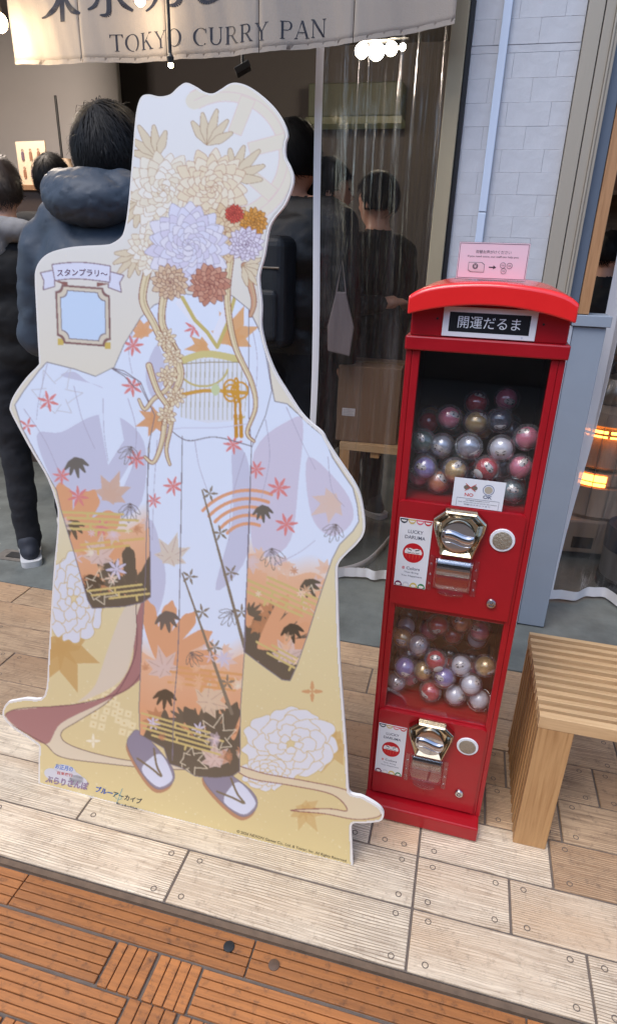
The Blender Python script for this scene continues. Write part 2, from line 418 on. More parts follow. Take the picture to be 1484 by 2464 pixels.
# ------------------------------------------------------------------ flat print made of stacked colour shapes
class Print:
    def __init__(s): s.v = []; s.f = []; s.c = []
    def poly(s, pts, color, layer):
        b = len(s.v); y = -layer * 0.00012
        s.v += [(p[0], y, p[1]) for p in pts]
        for t in tessellate_polygon([[Vector((p[0], p[1], 0)) for p in pts]]):
            a, q, c = t
            ar = (pts[q][0] - pts[a][0]) * (pts[c][1] - pts[a][1]) - (pts[c][0] - pts[a][0]) * (pts[q][1] - pts[a][1])
            if ar < 0: a, c = c, a
            s.f.append((b + a, b + q, b + c)); s.c.append(lin(color))
    def rect(s, x0, x1, z0, z1, color, layer): s.poly([(x0, z0), (x1, z0), (x1, z1), (x0, z1)], color, layer)
    def ell(s, cx, cz, rx, rz, color, layer, n=28, a0=0, a1=2 * PI):
        s.poly([(cx + rx * math.cos(a0 + (a1 - a0) * i / n), cz + rz * math.sin(a0 + (a1 - a0) * i / n)) for i in range(n + (0 if a1 - a0 > 6.28 else 1))], color, layer)
    def ring(s, cx, cz, r0, r1, color, layer, n=32):
        for i in range(n):
            a, b = 2 * PI * i / n, 2 * PI * (i + 1) / n
            s.poly([(cx + r0 * math.cos(a), cz + r0 * math.sin(a)), (cx + r1 * math.cos(a), cz + r1 * math.sin(a)), (cx + r1 * math.cos(b), cz + r1 * math.sin(b)), (cx + r0 * math.cos(b), cz + r0 * math.sin(b))], color, layer)
    def line(s, pts, w, color, layer, w2=None):
        for i in range(len(pts) - 1):
            (x0, z0), (x1, z1) = pts[i], pts[i + 1]
            L = math.hypot(x1 - x0, z1 - z0) or 1
            wa = w if w2 is None else w + (w2 - w) * i / (len(pts) - 1)
            wb = w if w2 is None else w + (w2 - w) * (i + 1) / (len(pts) - 1)
            nx, nz = -(z1 - z0) / L, (x1 - x0) / L
            s.poly([(x0 - nx * wa / 2, z0 - nz * wa / 2), (x1 - nx * wb / 2, z1 - nz * wb / 2), (x1 + nx * wb / 2, z1 + nz * wb / 2), (x0 + nx * wa / 2, z0 + nz * wa / 2)], color, layer)
    def text(s, body, x, z, h, color, layer, align='CENTER', width=None, bold=0.0, shear=0.0):
        vs, fs = text_shape(body, bold)
        if not vs: return
        x0 = min(v[0] for v in vs); x1 = max(v[0] for v in vs); z0 = min(v[1] for v in vs); z1 = max(v[1] for v in vs)
        k = h / (z1 - z0); kx = k if width is None else width / (x1 - x0)
        ox = {'CENTER': -(x0 + x1) / 2, 'LEFT': -x0}[align]
        b = len(s.v); y = -layer * 0.00012
        s.v += [(x + (v[0] + ox) * kx + shear * (v[1] - z0) * k, y, z + (v[1] - z0) * k) for v in vs]
        for f in fs:
            s.f.append(tuple(b + i for i in f)); s.c.append(lin(color))
    def build(s, name, parent, loc=(0, 0, 0), warp=None, mat_=None):
        me = bpy.data.meshes.new(name)
        v = s.v if warp is None else [warp(p) for p in s.v]
        me.from_pydata(v, [], s.f)
        me.materials.append(mat_ or print_m)
        ca = me.color_attributes.new('print', 'FLOAT_COLOR', 'CORNER')
        arr = []
        for p in me.polygons:
            c = s.c[p.index]
            arr += [c[0], c[1], c[2], 1.0] * p.loop_total
        ca.data.foreach_set('color', arr)
        o = link(name, me, parent)
        o.location = loc
        o['kind'] = 'stuff'
        return o

_tc = {}
def text_shape(body, bold=0.0):
    key = (body, bold)
    if key not in _tc:
        c = bpy.data.curves.new('lettering', 'FONT'); c.body = body; c.offset = bold; c.resolution_u = 3
        o = bpy.data.objects.new('lettering', c); col.objects.link(o)
        dg = bpy.context.evaluated_depsgraph_get()
        me = bpy.data.meshes.new_from_object(o.evaluated_get(dg))
        _tc[key] = ([(v.co.x, v.co.y) for v in me.vertices], [tuple(p.vertices) for p in me.polygons])
        bpy.data.objects.remove(o); bpy.data.curves.remove(c); bpy.data.meshes.remove(me)
    return _tc[key]

def catmull(P, n=8, closed=True):
    P = [np.array(p, float) for p in P]; out = []
    N = len(P)
    rng = range(N) if closed else range(N - 1)
    for i in rng:
        if closed: p0, p1, p2, p3 = P[i - 1], P[i], P[(i + 1) % N], P[(i + 2) % N]
        else: p0, p1, p2, p3 = P[max(i - 1, 0)], P[i], P[i + 1], P[min(i + 2, N - 1)]
        for k in range(n):
            t = k / n
            out.append(tuple(0.5 * ((2 * p1) + (-p0 + p2) * t + (2 * p0 - 5 * p1 + 4 * p2 - p3) * t * t + (-p0 + 3 * p1 - 3 * p2 + p3) * t ** 3)))
    if not closed: out.append(tuple(P[-1]))
    return out

def hmap(H):
    def f(x, y):
        w = H[6] * x + H[7] * y + 1
        return ((H[0] * x + H[1] * y + H[2]) / w, (H[3] * x + H[4] * y + H[5]) / w)
    return f

# ================================================================== THE GROUND
ground = MB().box(-12, 12, -9, 2.02, -0.3, -0.012).build('street_ground', grout_m); tag(ground, kind='structure')
inner = MB().grid(lambda a, b: (-6 + 9 * a, 2.02 + 6 * b, 0.0), 4, 4)
inner = MB().box(-6, 4, 2.035, 8.0, -0.3, 0.0).build('concrete_floor', conc_m, bevel=0.004); tag(inner, kind='structure')

paving = empty('plank_pavement', (0, 0, 0)); tag(paving, kind='structure')
MB().box(-3.1, 2.2, 0.874, 2.028, -0.02, -0.0042).build('joint_bed', grout_m, paving)
nail_me = MB()
nail_me.grid(lambda a, b: ((0.0052 + 0.0022 * b) * math.cos(2 * PI * a), (0.0052 + 0.0022 * b) * math.sin(2 * PI * a), 0.0), 14, 1)
nail_me = nail_me.mesh('nail_ring', ring_m)
rows = [0.873, 1.018, 1.160, 1.305, 1.452, 1.60, 1.748, 1.893, 2.030]
joints = [
    [-3.1, -2.3, -1.75, -1.12, -0.533, 0.033, 0.417, 1.02, 1.5, 2.2],
    [-3.1, -2.0, -1.42, -0.86, 0.033, 0.257, 0.80, 1.4, 2.2],
    [-3.1, -2.2, -1.55, -0.75, -0.095, 0.033, 0.362, 0.95, 1.5, 2.2],
    [-3.1, -2.4, -1.8, -1.2, -0.62, 0.033, 0.20, 0.398, 1.1, 2.2],
    [-3.1, -2.1, -1.5, -0.95, -0.30, 0.26, 0.514, 1.2, 2.2],
    [-3.1, -2.3, -1.7, -1.1, -0.5, 0.033, 0.60, 1.3, 2.2],
    [-3.1, -2.0, -1.35, -0.8, -0.2, 0.35, 0.9, 1.6, 2.2],
    [-3.1, -2.4, -1.75, -1.15, -0.55, 0.033, 0.55, 1.1, 2.2]]
g = 0.0028
for ri in range(len(rows) - 1):
    y0, y1 = rows[ri], rows[ri + 1]
    js = joints[ri]
    for k in range(len(js) - 1):
        x0, x1 = js[k], js[k + 1]
        dz = random.uniform(-0.0012, 0.0008)
        cx, cy = (x0 + x1) / 2, (y0 + y1) / 2
        wx, wy = (x1 - x0) / 2 - g, (y1 - y0) / 2 - g * (0.9 if ri else 1)
        o = MB().box(-wx, wx, -wy, wy, -0.03, 0.0).build('plank', plank_m if ri < 2 or (ri == 2 and x0 < 0.3) else plank_far_m, paving, bevel=0.0025)
        o.location = (cx, cy, dz)
        if ri < 6:
            for sx, ex in ((-1, x0), (1, x1)):
                if abs(ex) < 2.6 and random.random() < 0.9:
                    for sy in (-1, 1):
                        nl = bpy.data.objects.new('nail', nail_me); col.objects.link(nl); nl.parent = o
                        nl.location = (sx * (wx - 0.033 + random.uniform(-0.004, 0.004)), sy * (wy - 0.021), 0.0007)

# brown ribbed tiles in the roadway
tiles = empty('ribbed_tile_road', (0, 0, 0)); tag(tiles, kind='structure')
def ribbed(w, d, nrib, name='ribbed_tile'):
    """tile w along x, d along y, with ribs running along x cut by real grooves"""
    mb = MB(); gp = 0.0024; s = (d - gp) / nrib
    mb.mi = 0
    for i in range(nrib):
        y0 = -d / 2 + gp / 2 + i * s
        mb.box(-w / 2, w / 2, y0 + gp / 2, y0 + s - gp / 2, -0.022, 0.0)
    mb.mi = 1
    mb.box(-w / 2 + 0.001, w / 2 - 0.001, -d / 2 + 0.001, d / 2 - 0.001, -0.03, -0.006)
    return mb.mesh(name, [tile_m, grout_m])
rib_cache = {}
def put_tile(x0, x1, y0, y1, vertical=False, nrib=5):
    w, d = (x1 - x0) - 0.0042, (y1 - y0) - 0.0042
    if vertical: key = (round(d, 3), round(w, 3), 4)
    else: key = (round(w, 3), round(d, 3), nrib)
    if key not in rib_cache: rib_cache[key] = ribbed(*key)
    o = bpy.data.objects.new('ribbed_tile', rib_cache[key]); col.objects.link(o); o.parent = tiles
    o.location = ((x0 + x1) / 2, (y0 + y1) / 2, -0.004 + random.uniform(-0.0015, 0.001))
    o.rotation_euler = (random.uniform(-.002, .002), random.uniform(-.002, .002), PI / 2 if vertical else 0)
    b = o.modifiers.new('bevel', 'BEVEL'); b.width = 0.0012; b.segments = 1
    return o
# kerb strip between both pavings
MB().box(-3.2, 2.4, 0.857, 0.8710, -0.03, -0.003).build('edge_strip', mat('worn brown edge strip', (112, 92, 74), 0.9, var=0.35, vscale=30), tiles)
yr = [0.856, 0.770, 0.675, 0.580, 0.485, 0.390, 0.295, 0.200, 0.105, 0.01]
r0 = [-3.1, -2.6, -2.0, -1.46, -0.88, -0.297, 0.28, 0.86, 1.44, 2.0]
for k in range(len(r0) - 1): put_tile(r0[k], r0[k + 1], yr[1], yr[0], nrib=4)
def mixed_row(y0, y1, spec, nrib=5):
    for (x0, x1, v) in spec: put_tile(x0, x1, y0, y1, v, nrib)
mixed_row(yr[2], yr[1], [(-3.0, -2.4, 0), (-2.4, -1.8, 0), (-1.8, -1.2, 0), (-1.2, -0.592, 0), (-0.592, -0.490, 1), (-0.490, -0.386, 1), (-0.386, 0.20, 0), (0.20, 0.305, 1), (0.305, 0.41, 1), (0.41, 1.0, 0), (1.0, 1.6, 0)])
mixed_row(yr[3], yr[2], [(-2.9, -2.3, 0), (-2.3, -1.7, 0), (-1.7, -1.10, 0), (-1.10, -0.512, 0), (-0.512, -0.40, 1), (-0.40, -0.29, 1), (-0.29, 0.3, 0), (0.3, 0.9, 0), (0.9, 1.5, 0)])
for q in range(4, 10):
    off = -3 + (q * 0.23) % 0.6
    x = off
    while x < 1.6:
        put_tile(x, x + 0.58, yr[q], yr[q - 1]); x += 0.58
        put_tile(x, x + 0.104, yr[q], yr[q - 1], True); x += 0.104
# bolts set in the tiles
for (bx, by, c, nm) in ((-0.350, 0.822, (30, 32, 34), 'bolt'), (-0.243, 0.812, (96, 74, 58), 'bolt')):
    bm_ = mat('bolt metal', c, 0.6, var=0.3, vscale=60)
    o = MB().lathe([(0.0001, 0.0012), (0.0105, 0.0011), (0.0122, 0.0004), (0.0125, -0.006)], (0, 0, 0), 'z', 18).build('bolt', bm_, tiles, smooth=True)
    o.location = (bx, by, -0.003)

# drain cover in the concrete inside the threshold
dr = empty('drain_cover', (-2.0, 2.26, 0.0), 0.05, 'small rusty square drain cover in the concrete by the sneaker', 'drain cover')
MB().box(-0.10, 0.10, -0.05, 0.05, 0.0, 0.004).build('frame', mat('rusty frame', (110, 104, 96), 0.8, var=0.4, vscale=40), dr)
MB().box(-0.05, 0.05, -0.025, 0.025, 0.004, 0.008).build('plate', mat('dark drain plate', (40, 38, 36), 0.8), dr)

# ================================================================== THE SHOP FRONT
FY = 2.36
front = empty('shop_front', (0, FY, 0), 0, 'white brick shop front with beige frames around an open doorway', 'shop front')
def part(mb, name, m, parent=front, **k):
    o = mb.build(name, m, parent, **k); return o
part(MB().box(-6.0, 3.0, 0.02, 0.30, 2.62, 5.5), 'upper_wall', mat('upper wall plaster', (150, 140, 132), 0.8, var=0.1, vscale=2))
part(MB().box(-6.0, -3.6, 0.02, 0.30, 0.0, 2.62), 'side_wall', wall_m)
part(MB().box(-0.177, -0.128, -0.035, 0.14, 0.0, 2.62), 'door_frame', olive_m, bevel=0.003)
part(MB().box(-0.126, -0.112, -0.012, 0.10, 0.0, 2.62), 'rubber_strip', blackstrip_m)
part(MB().box(-0.112, 0.205, 0.0022, 0.22, 0.0, 2.62), 'wall_core', mat('mortar painted white', (160, 164, 172), 0.7))
bricks = []
z = 0.002; row = 0
brick_mes = [MB().box(-0.0635, 0.0635, 0.0, 0.014, -0.0308, 0.0308).mesh('brick', brickw_m)]
random.seed(3)
while z < 2.55:
    hh = 0.0640
    if abs(z - 1.985) < 0.035:   # the wide double joint
        z += 0.022
        part(MB().box(-0.112, 0.205, 0.0008, 0.010, z - 0.0205, z - 0.0015), 'joint_band', brickw_m)
    x = -0.112 - (0.065 if row % 2 else 0.0)
    while x < 0.20:
        x0, x1 = max(x, -0.112), min(x + 0.130, 0.205)
        if x1 - x0 > 0.02:
            o = MB().box(-(x1 - x0) / 2 + 0.0003, (x1 - x0) / 2 - 0.0002, 0.0, 0.014, -0.0319, 0.0319).build('brick', brickw_m, front, bevel=0.0007)
            o.location = ((x0 + x1) / 2, random.uniform(-0.0004, 0.0004), z + hh / 2)
        x += 0.130
    z += hh; row += 1
duct = empty('cable_duct', (-0.018, FY - 0.02, 0), 0, 'slim pale blue plastic cable duct running up the white brick wall', 'cable duct')
MB().box(-0.0125, 0.0125, 0.0, 0.017, 0.0, 1.547).build('duct_length', duct_m, duct, bevel=0.002)
MB().box(-0.0125, 0.0125, 0.0, 0.017, 1.5495, 2.60).build('duct_length', duct_m, duct, bevel=0.002)
part(MB().box(0.207, 0.2515, -0.025, 0.2, 1.20, 2.62), 'frame_board', beige_m, bevel=0.002)
part(MB().box(0.2545, 0.283, -0.022, 0.2, 1.20, 2.62), 'frame_board', beige_m, bevel=0.002)
part(MB().box(0.2835, 0.290, -0.030, 0.2, 1.20, 2.62), 'bead', beige_m, bevel=0.002)
part(MB().box(0.2905, 0.301, -0.024, 0.2, 1.20, 2.62), 'bead', beige_m, bevel=0.003)
part(MB().box(0.302, 0.336, 0.005, 0.12, 1.242, 2.62), 'inner_frame', darkblue_m, bevel=0.002)
part(MB().box(0.3375, 0.3735, 0.0, 0.10, 1.243, 2.62), 'wood_frame', orangewood_m, bevel=0.002)
part(MB().box(0.325, 0.448, -0.012, 0.11, 1.205, 1.241), 'sill', greyblue_m, bevel=0.002)
part(MB().box(0.333, 0.438, 0.0, 0.10, 0.006, 1.203), 'lower_panel', greyblue_m, bevel=0.002)
part(MB().box(0.207, 0.3315, 0.006, 0.2, 0.0, 1.198), 'lower_board', greyblue_m, bevel=0.002)
part(MB().box(0.3165, 0.331, -0.004, 0.02, 0.0, 1.203), 'edge_trim', mat('light edge trim', (170, 176, 186), 0.5))

# ------------------------------------------------------------------ room behind
def st(mb, name, m, **k): o = mb.build(name, m, None, **k); tag(o, kind='structure'); return o
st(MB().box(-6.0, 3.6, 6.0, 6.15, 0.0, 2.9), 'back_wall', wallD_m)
st(MB().box(-4.3, -3.12, 4.95, 5.05, 0.0, 2.8), 'side_partition', wall_m)
st(MB().box(-3.14, -3.05, 3.0, 5.00, 0.0, 0.001), 'floor_strip', conc_m)
st(MB().box(-6.0, -3.9, 2.7, 6.0, 0.0, 2.8), 'left_wall', wall_m)
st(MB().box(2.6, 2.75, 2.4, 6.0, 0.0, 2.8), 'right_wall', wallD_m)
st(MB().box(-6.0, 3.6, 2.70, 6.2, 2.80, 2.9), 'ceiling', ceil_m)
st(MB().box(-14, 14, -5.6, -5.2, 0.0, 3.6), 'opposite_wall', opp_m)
# white curved partition on the left, catching the lamps
def curved(a, b):
    if a < 0.6: x = -3.9 + 0.9 * a / 0.6; y = 4.6
    else:
        t = (a - 0.6) / 0.4 * PI / 2; x = -3.0 + 0.25 * math.sin(t); y = 4.85 - 0.25 * math.cos(t) + (0.0)
    return (x, y, 2.8 * b)
part_o = MB().grid(lambda a, b: curved(a, b), 24, 2).build('light_partition', wall_m, smooth='all'); tag(part_o, kind='structure')
mod = part_o.modifiers.new('solid', 'SOLIDIFY'); mod.thickness = 0.05; mod.offset = 1

# lit lamps in view, plus one unseen lamp added for the left wall
def lamp(x, y, z, r, label, energy, colr=(1, 0.80, 0.56), cat='pendant lamp', top=2.8, group=None):
    e = empty('pendant_lamp', (x, y, z), 0, label, cat, group)
    MB().ball((0, 0, 0), r, 14, 10).build('bulb', bulb_m, e, smooth='all')
    MB().lathe([(r * 0.45, r * 0.8), (r * 0.5, r * 1.1), (r * 0.42, r * 2.2), (0.004, r * 2.4)], (0, 0, 0), 'z', 12).build('socket', black_m, e, smooth=True)
    MB().tube([(0, 0, r * 2.3), (0, 0, top - z)], 0.0025, 6).build('cord', black_m, e)
    ld = bpy.data.lights.new('lamp_light', 'POINT'); ld.energy = energy; ld.color = colr; ld.shadow_soft_size = r * 1.5
    lo = bpy.data.objects.new('lamp_light', ld); col.objects.link(lo); lo.parent = e; lo.location = (0, 0, -r * 1.8)
    return e
lamp(-1.585, 2.10, 2.055, 0.028, 'big glowing bulb at the left edge of the cloth banner', 1.1, top=2.62)
lamp(-1.085, 2.10, 2.088, 0.015, 'small glowing bulb hanging in front of the second character of the banner', 0.35, top=2.62)
sp = empty('black_rod_lamp', (-0.995, 2.10, 1.925), 0, 'thin black rod with a tiny lit lamp at its end hanging over the banner slit', 'rod lamp')
MB().tube([(0, 0, 0.02), (0.0, 0, 0.17)], 0.0055, 8).build('lower_rod', black_m, sp)
MB().tube([(0, 0, 0.17), (0.0, 0, 0.69)], 0.0035, 8).build('rod', black_m, sp)
MB().ball((0, 0, 0), 0.008, 12, 8).build('bulb', bulb_m, sp, smooth='all')
MB().lathe([(0.008, 0.004), (0.011, 0.02), (0.005, 0.03)], (0, 0, 0), 'z', 12).build('socket', black_m, sp)
fl = empty('ceiling_lamp', (-0.74, 4.3, 2.49), 0, 'cluster of bright ceiling bulbs glaring through the clear vinyl curtain', 'ceiling lamp')
for bx_, bz_, br_ in ((-0.085, 0.0, 0.040), (0.0, -0.006, 0.046), (0.085, 0.004, 0.036), (0.15, 0.01, 0.018)): MB().ball((bx_, 0, bz_), br_, 16, 12).build('bulb', tube_m, fl, smooth='all')
MB().box(-0.14, 0.18, -0.02, 0.02, 0.05, 0.075).build('bar', black_m, fl)
MB().box(-0.08, 0.08, -0.04, 0.04, 0.04, 0.36).build('mount', black_m, fl)
for (x, y, z, e, cc) in ((-0.73, 4.3, 2.36, 3.5, (1, 0.86, 0.68)), (-2.6, 3.2, 2.5, 34, (1, 0.86, 0.74))):
    ld = bpy.data.lights.new('lamp_light', 'POINT'); ld.energy = e; ld.color = cc; ld.shadow_soft_size = 0.15
    lo = bpy.data.objects.new('lamp_light', ld); col.objects.link(lo)
    if x > -1: lo.parent = fl; lo.location = (0, 0, -0.08)
    else:
        e2 = empty('added_wall_lamp', (x, y, z + 0.1), 0, 'unseen ceiling lamp added to brighten the left wall', 'added lamp')  # out of view, added only to warm and brighten the inner walls
        MB().lathe([(0.03, 0), (0.045, -0.02), (0.04, 0.10), (0.01, 0.14)], (0, 0, 0), 'z', 16).build('shade', black_m, e2, smooth=True)
        MB().ball((0, 0, -0.01), 0.026, 12, 8).build('bulb', bulb_m, e2, smooth='all')
        lo.parent = e2; lo.location = (0, 0, -0.07)
spk = empty('black_spotlight', (-0.95, 2.62, 2.03), 0.3, 'small black box spotlight tilted under the ceiling behind the banner', 'spotlight')
MB().box(-0.030, 0.030, -0.03, 0.03, -0.013, 0.013, Matrix.Rotation(R(-28), 4, 'Y')).build('housing', black_m, spk, bevel=0.004)
MB().tube([(0, 0, 0.01), (0.0, 0.02, 0.76)], 0.006, 8).build('stem', black_m, spk)

# ------------------------------------------------------------------ cloth banner over the doorway
NR = hmap((0.0013271375, 0.00017114249, -1.6438143, 0.00026290036, -0.001590826, 2.144458, 0.00015620663, -0.00023185929))
noren = empty('noren_banner', (0, 2.2, 0), 0, 'greige cloth shop banner with dark lettering hung across the doorway', 'banner')
slits = [-1.612, -1.352, -1.050, -0.742, -0.449, -0.157, 0.13]
zb_pts = [(-1.62, 1.966), (-1.35, 1.963), (-1.05, 1.960), (-0.742, 1.972), (-0.449, 1.986), (-0.157, 2.022), (0.13, 2.06)]
def zb(x): return float(np.interp(x, [p[0] for p in zb_pts], [p[1] for p in zb_pts]))
def nwave(x, z):
    d = (2.6 - z)
    return 0.010 * math.sin(x * 21 + 1.0) * d * 1.4 + 0.004 * math.sin(x * 57 + z * 9) * d + 0.0015 * math.sin(x * 130 + z * 30)
for i in range(5):
    x0, x1 = slits[i] + 0.0012, slits[i + 1] - 0.0012
    mb = MB()
    mb.grid(lambda a, b: (x0 + (x1 - x0) * a, nwave(x0 + (x1 - x0) * a, zb(x0 + (x1 - x0) * a) + (2.60 - zb(x0 + (x1 - x0) * a)) * b), zb(x0 + (x1 - x0) * a) + (2.60 - zb(x0 + (x1 - x0) * a)) * b), 24, 26)
    o = mb.build('cloth_panel', cloth_m, noren, smooth='all')
    md = o.modifiers.new('solid', 'SOLIDIFY'); md.thickness = 0.0016; md.offset = 1
    # hems
    hb = MB(); hb.grid(lambda a, b: (x0 + (x1 - x0) * a, nwave(x0 + (x1 - x0) * a, zb(x0 + (x1 - x0) * a) + 0.012 * b) - 0.0018, zb(x0 + (x1 - x0) * a) - 0.001 + 0.013 * b), 24, 1)
    hb.build('hem', cloth_m, noren, smooth='all')
MB().tube([(-1.7, 0, 2.60), (0.0, 0, 2.60)], 0.012, 10).build('rod', black_m, noren)

def nwarp(p): return (p[0], nwave(p[0], p[2]) - 0.0022 + p[1], p[2])
# serif letters as strokes
def glyph(ch):
    """returns list of polygons in a unit-high box and the advance width"""
    P = []
    def st_(x0, x1, z0=0, z1=1): P.append([(x0, z0), (x1, z0), (x1, z1), (x0, z1)])
    def serif(x, z, w=0.13, up=True):
        s = 1 if up else -1
        P.append([(x - w, z), (x + w, z), (x + w, z + s * 0.025), (x + w * 0.45, z + s * 0.05), (x - w * 0.45, z + s * 0.05), (x - w, z + s * 0.025)][::1 if up else -1])
    def diag(x0, z0, x1, z1, w): P.append([(x0 - w / 2, z0), (x0 + w / 2, z0), (x1 + w / 2, z1), (x1 - w / 2, z1)])
    def ringp(cx, cz, rx, rz, tx, tz, a0, a1, n=22):
        for i in range(n):
            a, b = a0 + (a1 - a0) * i / n, a0 + (a1 - a0) * (i + 1) / n
            P.append([(cx + rx * math.cos(a), cz + rz * math.sin(a)), (cx + rx * math.cos(b), cz + rz * math.sin(b)), (cx + (rx - tx) * math.cos(b), cz + (rz - tz) * math.sin(b)), (cx + (rx - tx) * math.cos(a), cz + (rz - tz) * math.sin(a))])
    if ch == 'T':
        st_(0.34, 0.46); P.append([(0.02, 0.955), (0.78, 0.955), (0.78, 1.0), (0.02, 1.0)]); serif(0.40, 0)
        P.append([(0.02, 0.80), (0.05, 0.80), (0.12, 0.97), (0.02, 1.0)]); P.append([(0.78, 0.80), (0.78, 1.0), (0.68, 0.97), (0.75, 0.80)]); return P, 0.86
    if ch == 'O': ringp(0.43, 0.5, 0.42, 0.52, 0.125, 0.045, 0, 2 * PI, 36); return P, 0.94
    if ch == 'K':
        st_(0.12, 0.24); serif(0.18, 0); serif(0.18, 1, up=False); diag(0.26, 0.42, 0.66, 1.0, 0.055); diag(0.70, 0.0, 0.36, 0.56, 0.13); serif(0.70, 0); serif(0.66, 1, 0.10, False); return P, 0.88
    if ch == 'Y':
        diag(0.40, 0.46, 0.12, 1.0, 0.13); diag(0.40, 0.46, 0.68, 1.0, 0.055); st_(0.34, 0.46, 0, 0.5); serif(0.40, 0); serif(0.14, 1, 0.12, False); serif(0.68, 1, 0.10, False); return P, 0.84
    if ch == 'C':
        ringp(0.43, 0.5, 0.42, 0.52, 0.125, 0.045, R(48), R(312), 30); P.append([(0.68, 0.86), (0.74, 1.0), (0.74, 0.70), (0.70, 0.70)]); return P, 0.84
    if ch == 'U':
        st_(0.12, 0.24, 0.3, 1); st_(0.68, 0.725, 0.3, 1); serif(0.18, 1, up=False); serif(0.70, 1, 0.10, False); ringp(0.4225, 0.32, 0.3025, 0.33, 0.09, 0.06, PI, 2 * PI, 16); return P, 0.90
    if ch in 'RP':
        st_(0.12, 0.24); serif(0.18, 0); P.append([(0.06, 0.955), (0.42, 0.955), (0.42, 1.0), (0.06, 1.0)]); st_(0.2, 0.42, 0.47, 0.51)
        ringp(0.42, 0.735, 0.25, 0.265, 0.11, 0.045, -PI / 2, PI / 2, 14)
        if ch == 'R': diag(0.70, 0.0, 0.40, 0.49, 0.13); serif(0.71, 0, 0.10); return P, 0.88
        return P, 0.76
    if ch == 'A':
        diag(0.10, 0.0, 0.41, 1.0, 0.05); diag(0.70, 0.0, 0.41, 1.0, 0.13); st_(0.20, 0.60, 0.32, 0.365); serif(0.10, 0, 0.10); serif(0.70, 0, 0.12); return P, 0.86
    if ch == 'N':
        st_(0.13, 0.175); st_(0.70, 0.745); diag(0.72, 0.0, 0.14, 1.0, 0.13); serif(0.15, 0, 0.10); serif(0.72, 1, 0.10, False); serif(0.11, 1, 0.08, False); return P, 0.92
    return P, 0.5
pr = Print()
sheet_x = [(c, None) for c in 'TOKYO CURRY PAN']
adv = [glyph(c)[1] if c != ' ' else 0.52 for c in 'TOKYO CURRY PAN']
tot = sum(adv); X0, X1 = -1.251, -0.530
xx = X0
for c, a in zip('TOKYO CURRY PAN', adv):
    kx = (X1 - X0) / tot
    if c != ' ':
        for pg in glyph(c)[0]:
            pts = []
            for (gx, gz) in pg:
                wx = xx + gx * kx
                base = 1.990 + (wx - X0) / (X1 - X0) * 0.016
                pts.append((wx, base + gz * 0.045))
            pr.poly(pts, (34, 32, 40), 1)
    xx += a * kx
def brush(pts, ws):
    pp = catmull(pts, 6, False); n = len(pp)
    wsx = np.interp(np.linspace(0, 1, n), np.linspace(0, 1, len(ws)), ws)
    for i in range(n - 1):
        (x0, y0), (x1, y1) = pp[i], pp[i + 1]
        L = math.hypot(x1 - x0, y1 - y0) or 1
        nx, ny = -(y1 - y0) / L, (x1 - x0) / L
        q = [(x0 - nx * wsx[i] / 2, y0 - ny * wsx[i] / 2), (x1 - nx * wsx[i + 1] / 2, y1 - ny * wsx[i + 1] / 2), (x1 + nx * wsx[i + 1] / 2, y1 + ny * wsx[i + 1] / 2), (x0 + nx * wsx[i] / 2, y0 + ny * wsx[i] / 2)]
        pr.poly([NR(*v) for v in q], (34, 32, 40), 2)
# big brushed characters, mostly above the picture: east, capital, ka, re, long mark
brush([(146, -110), (148, -20), (150, 52)], [12, 11, 11])                       # trunk of the first
brush([(95, -92), (200, -96)], [8, 8]); brush([(112, -62), (186, -64)], [7, 7]); brush([(112, -62), (112, -22)], [8, 8]); brush([(186, -64), (184, -22)], [9, 9]); brush([(112, -24), (184, -25)], [6, 6]); brush([(112, -43), (184, -44)], [6, 6])
brush([(146, -18), (134, 14), (118, 34), (99, 43)], [10, 14, 11, 3]); brush([(152, -18), (164, 10), (178, 27), (197, 35)], [6, 13, 15, 5])
brush([(260, -110), (262, -84)], [12, 12]); brush([(205, -82), (318, -86)], [8, 8]); brush([(228, -60), (296, -62)], [7, 7]); brush([(228, -60), (228, -24)], [8, 8]); brush([(296, -62), (294, -24)], [9, 9]); brush([(228, -26), (294, -27)], [6, 6])
brush([(262, -24), (264, 10), (262, 36), (243, 38)], [13, 12, 12, 3]); brush([(242, -8), (232, 14), (216, 26)], [6, 12, 4]); brush([(280, -12), (296, 10), (319, 25)], [6, 13, 6])
brush([(345, -62), (440, -70)], [12, 12]); brush([(392, -105), (388, -40), (374, 5), (352, 28)], [13, 12, 10, 4]); brush([(438, -68), (440, -20), (430, 12), (406, 17)], [13, 14, 13, 4])
brush([(478, -95), (480, -30), (484, 0), (510, 2), (560, -34)], [14, 12, 14, 9, 4]); brush([(600, -40), (650, -48), (700, -46)], [12, 13, 9])
pr.build('lettering', noren, warp=nwarp)

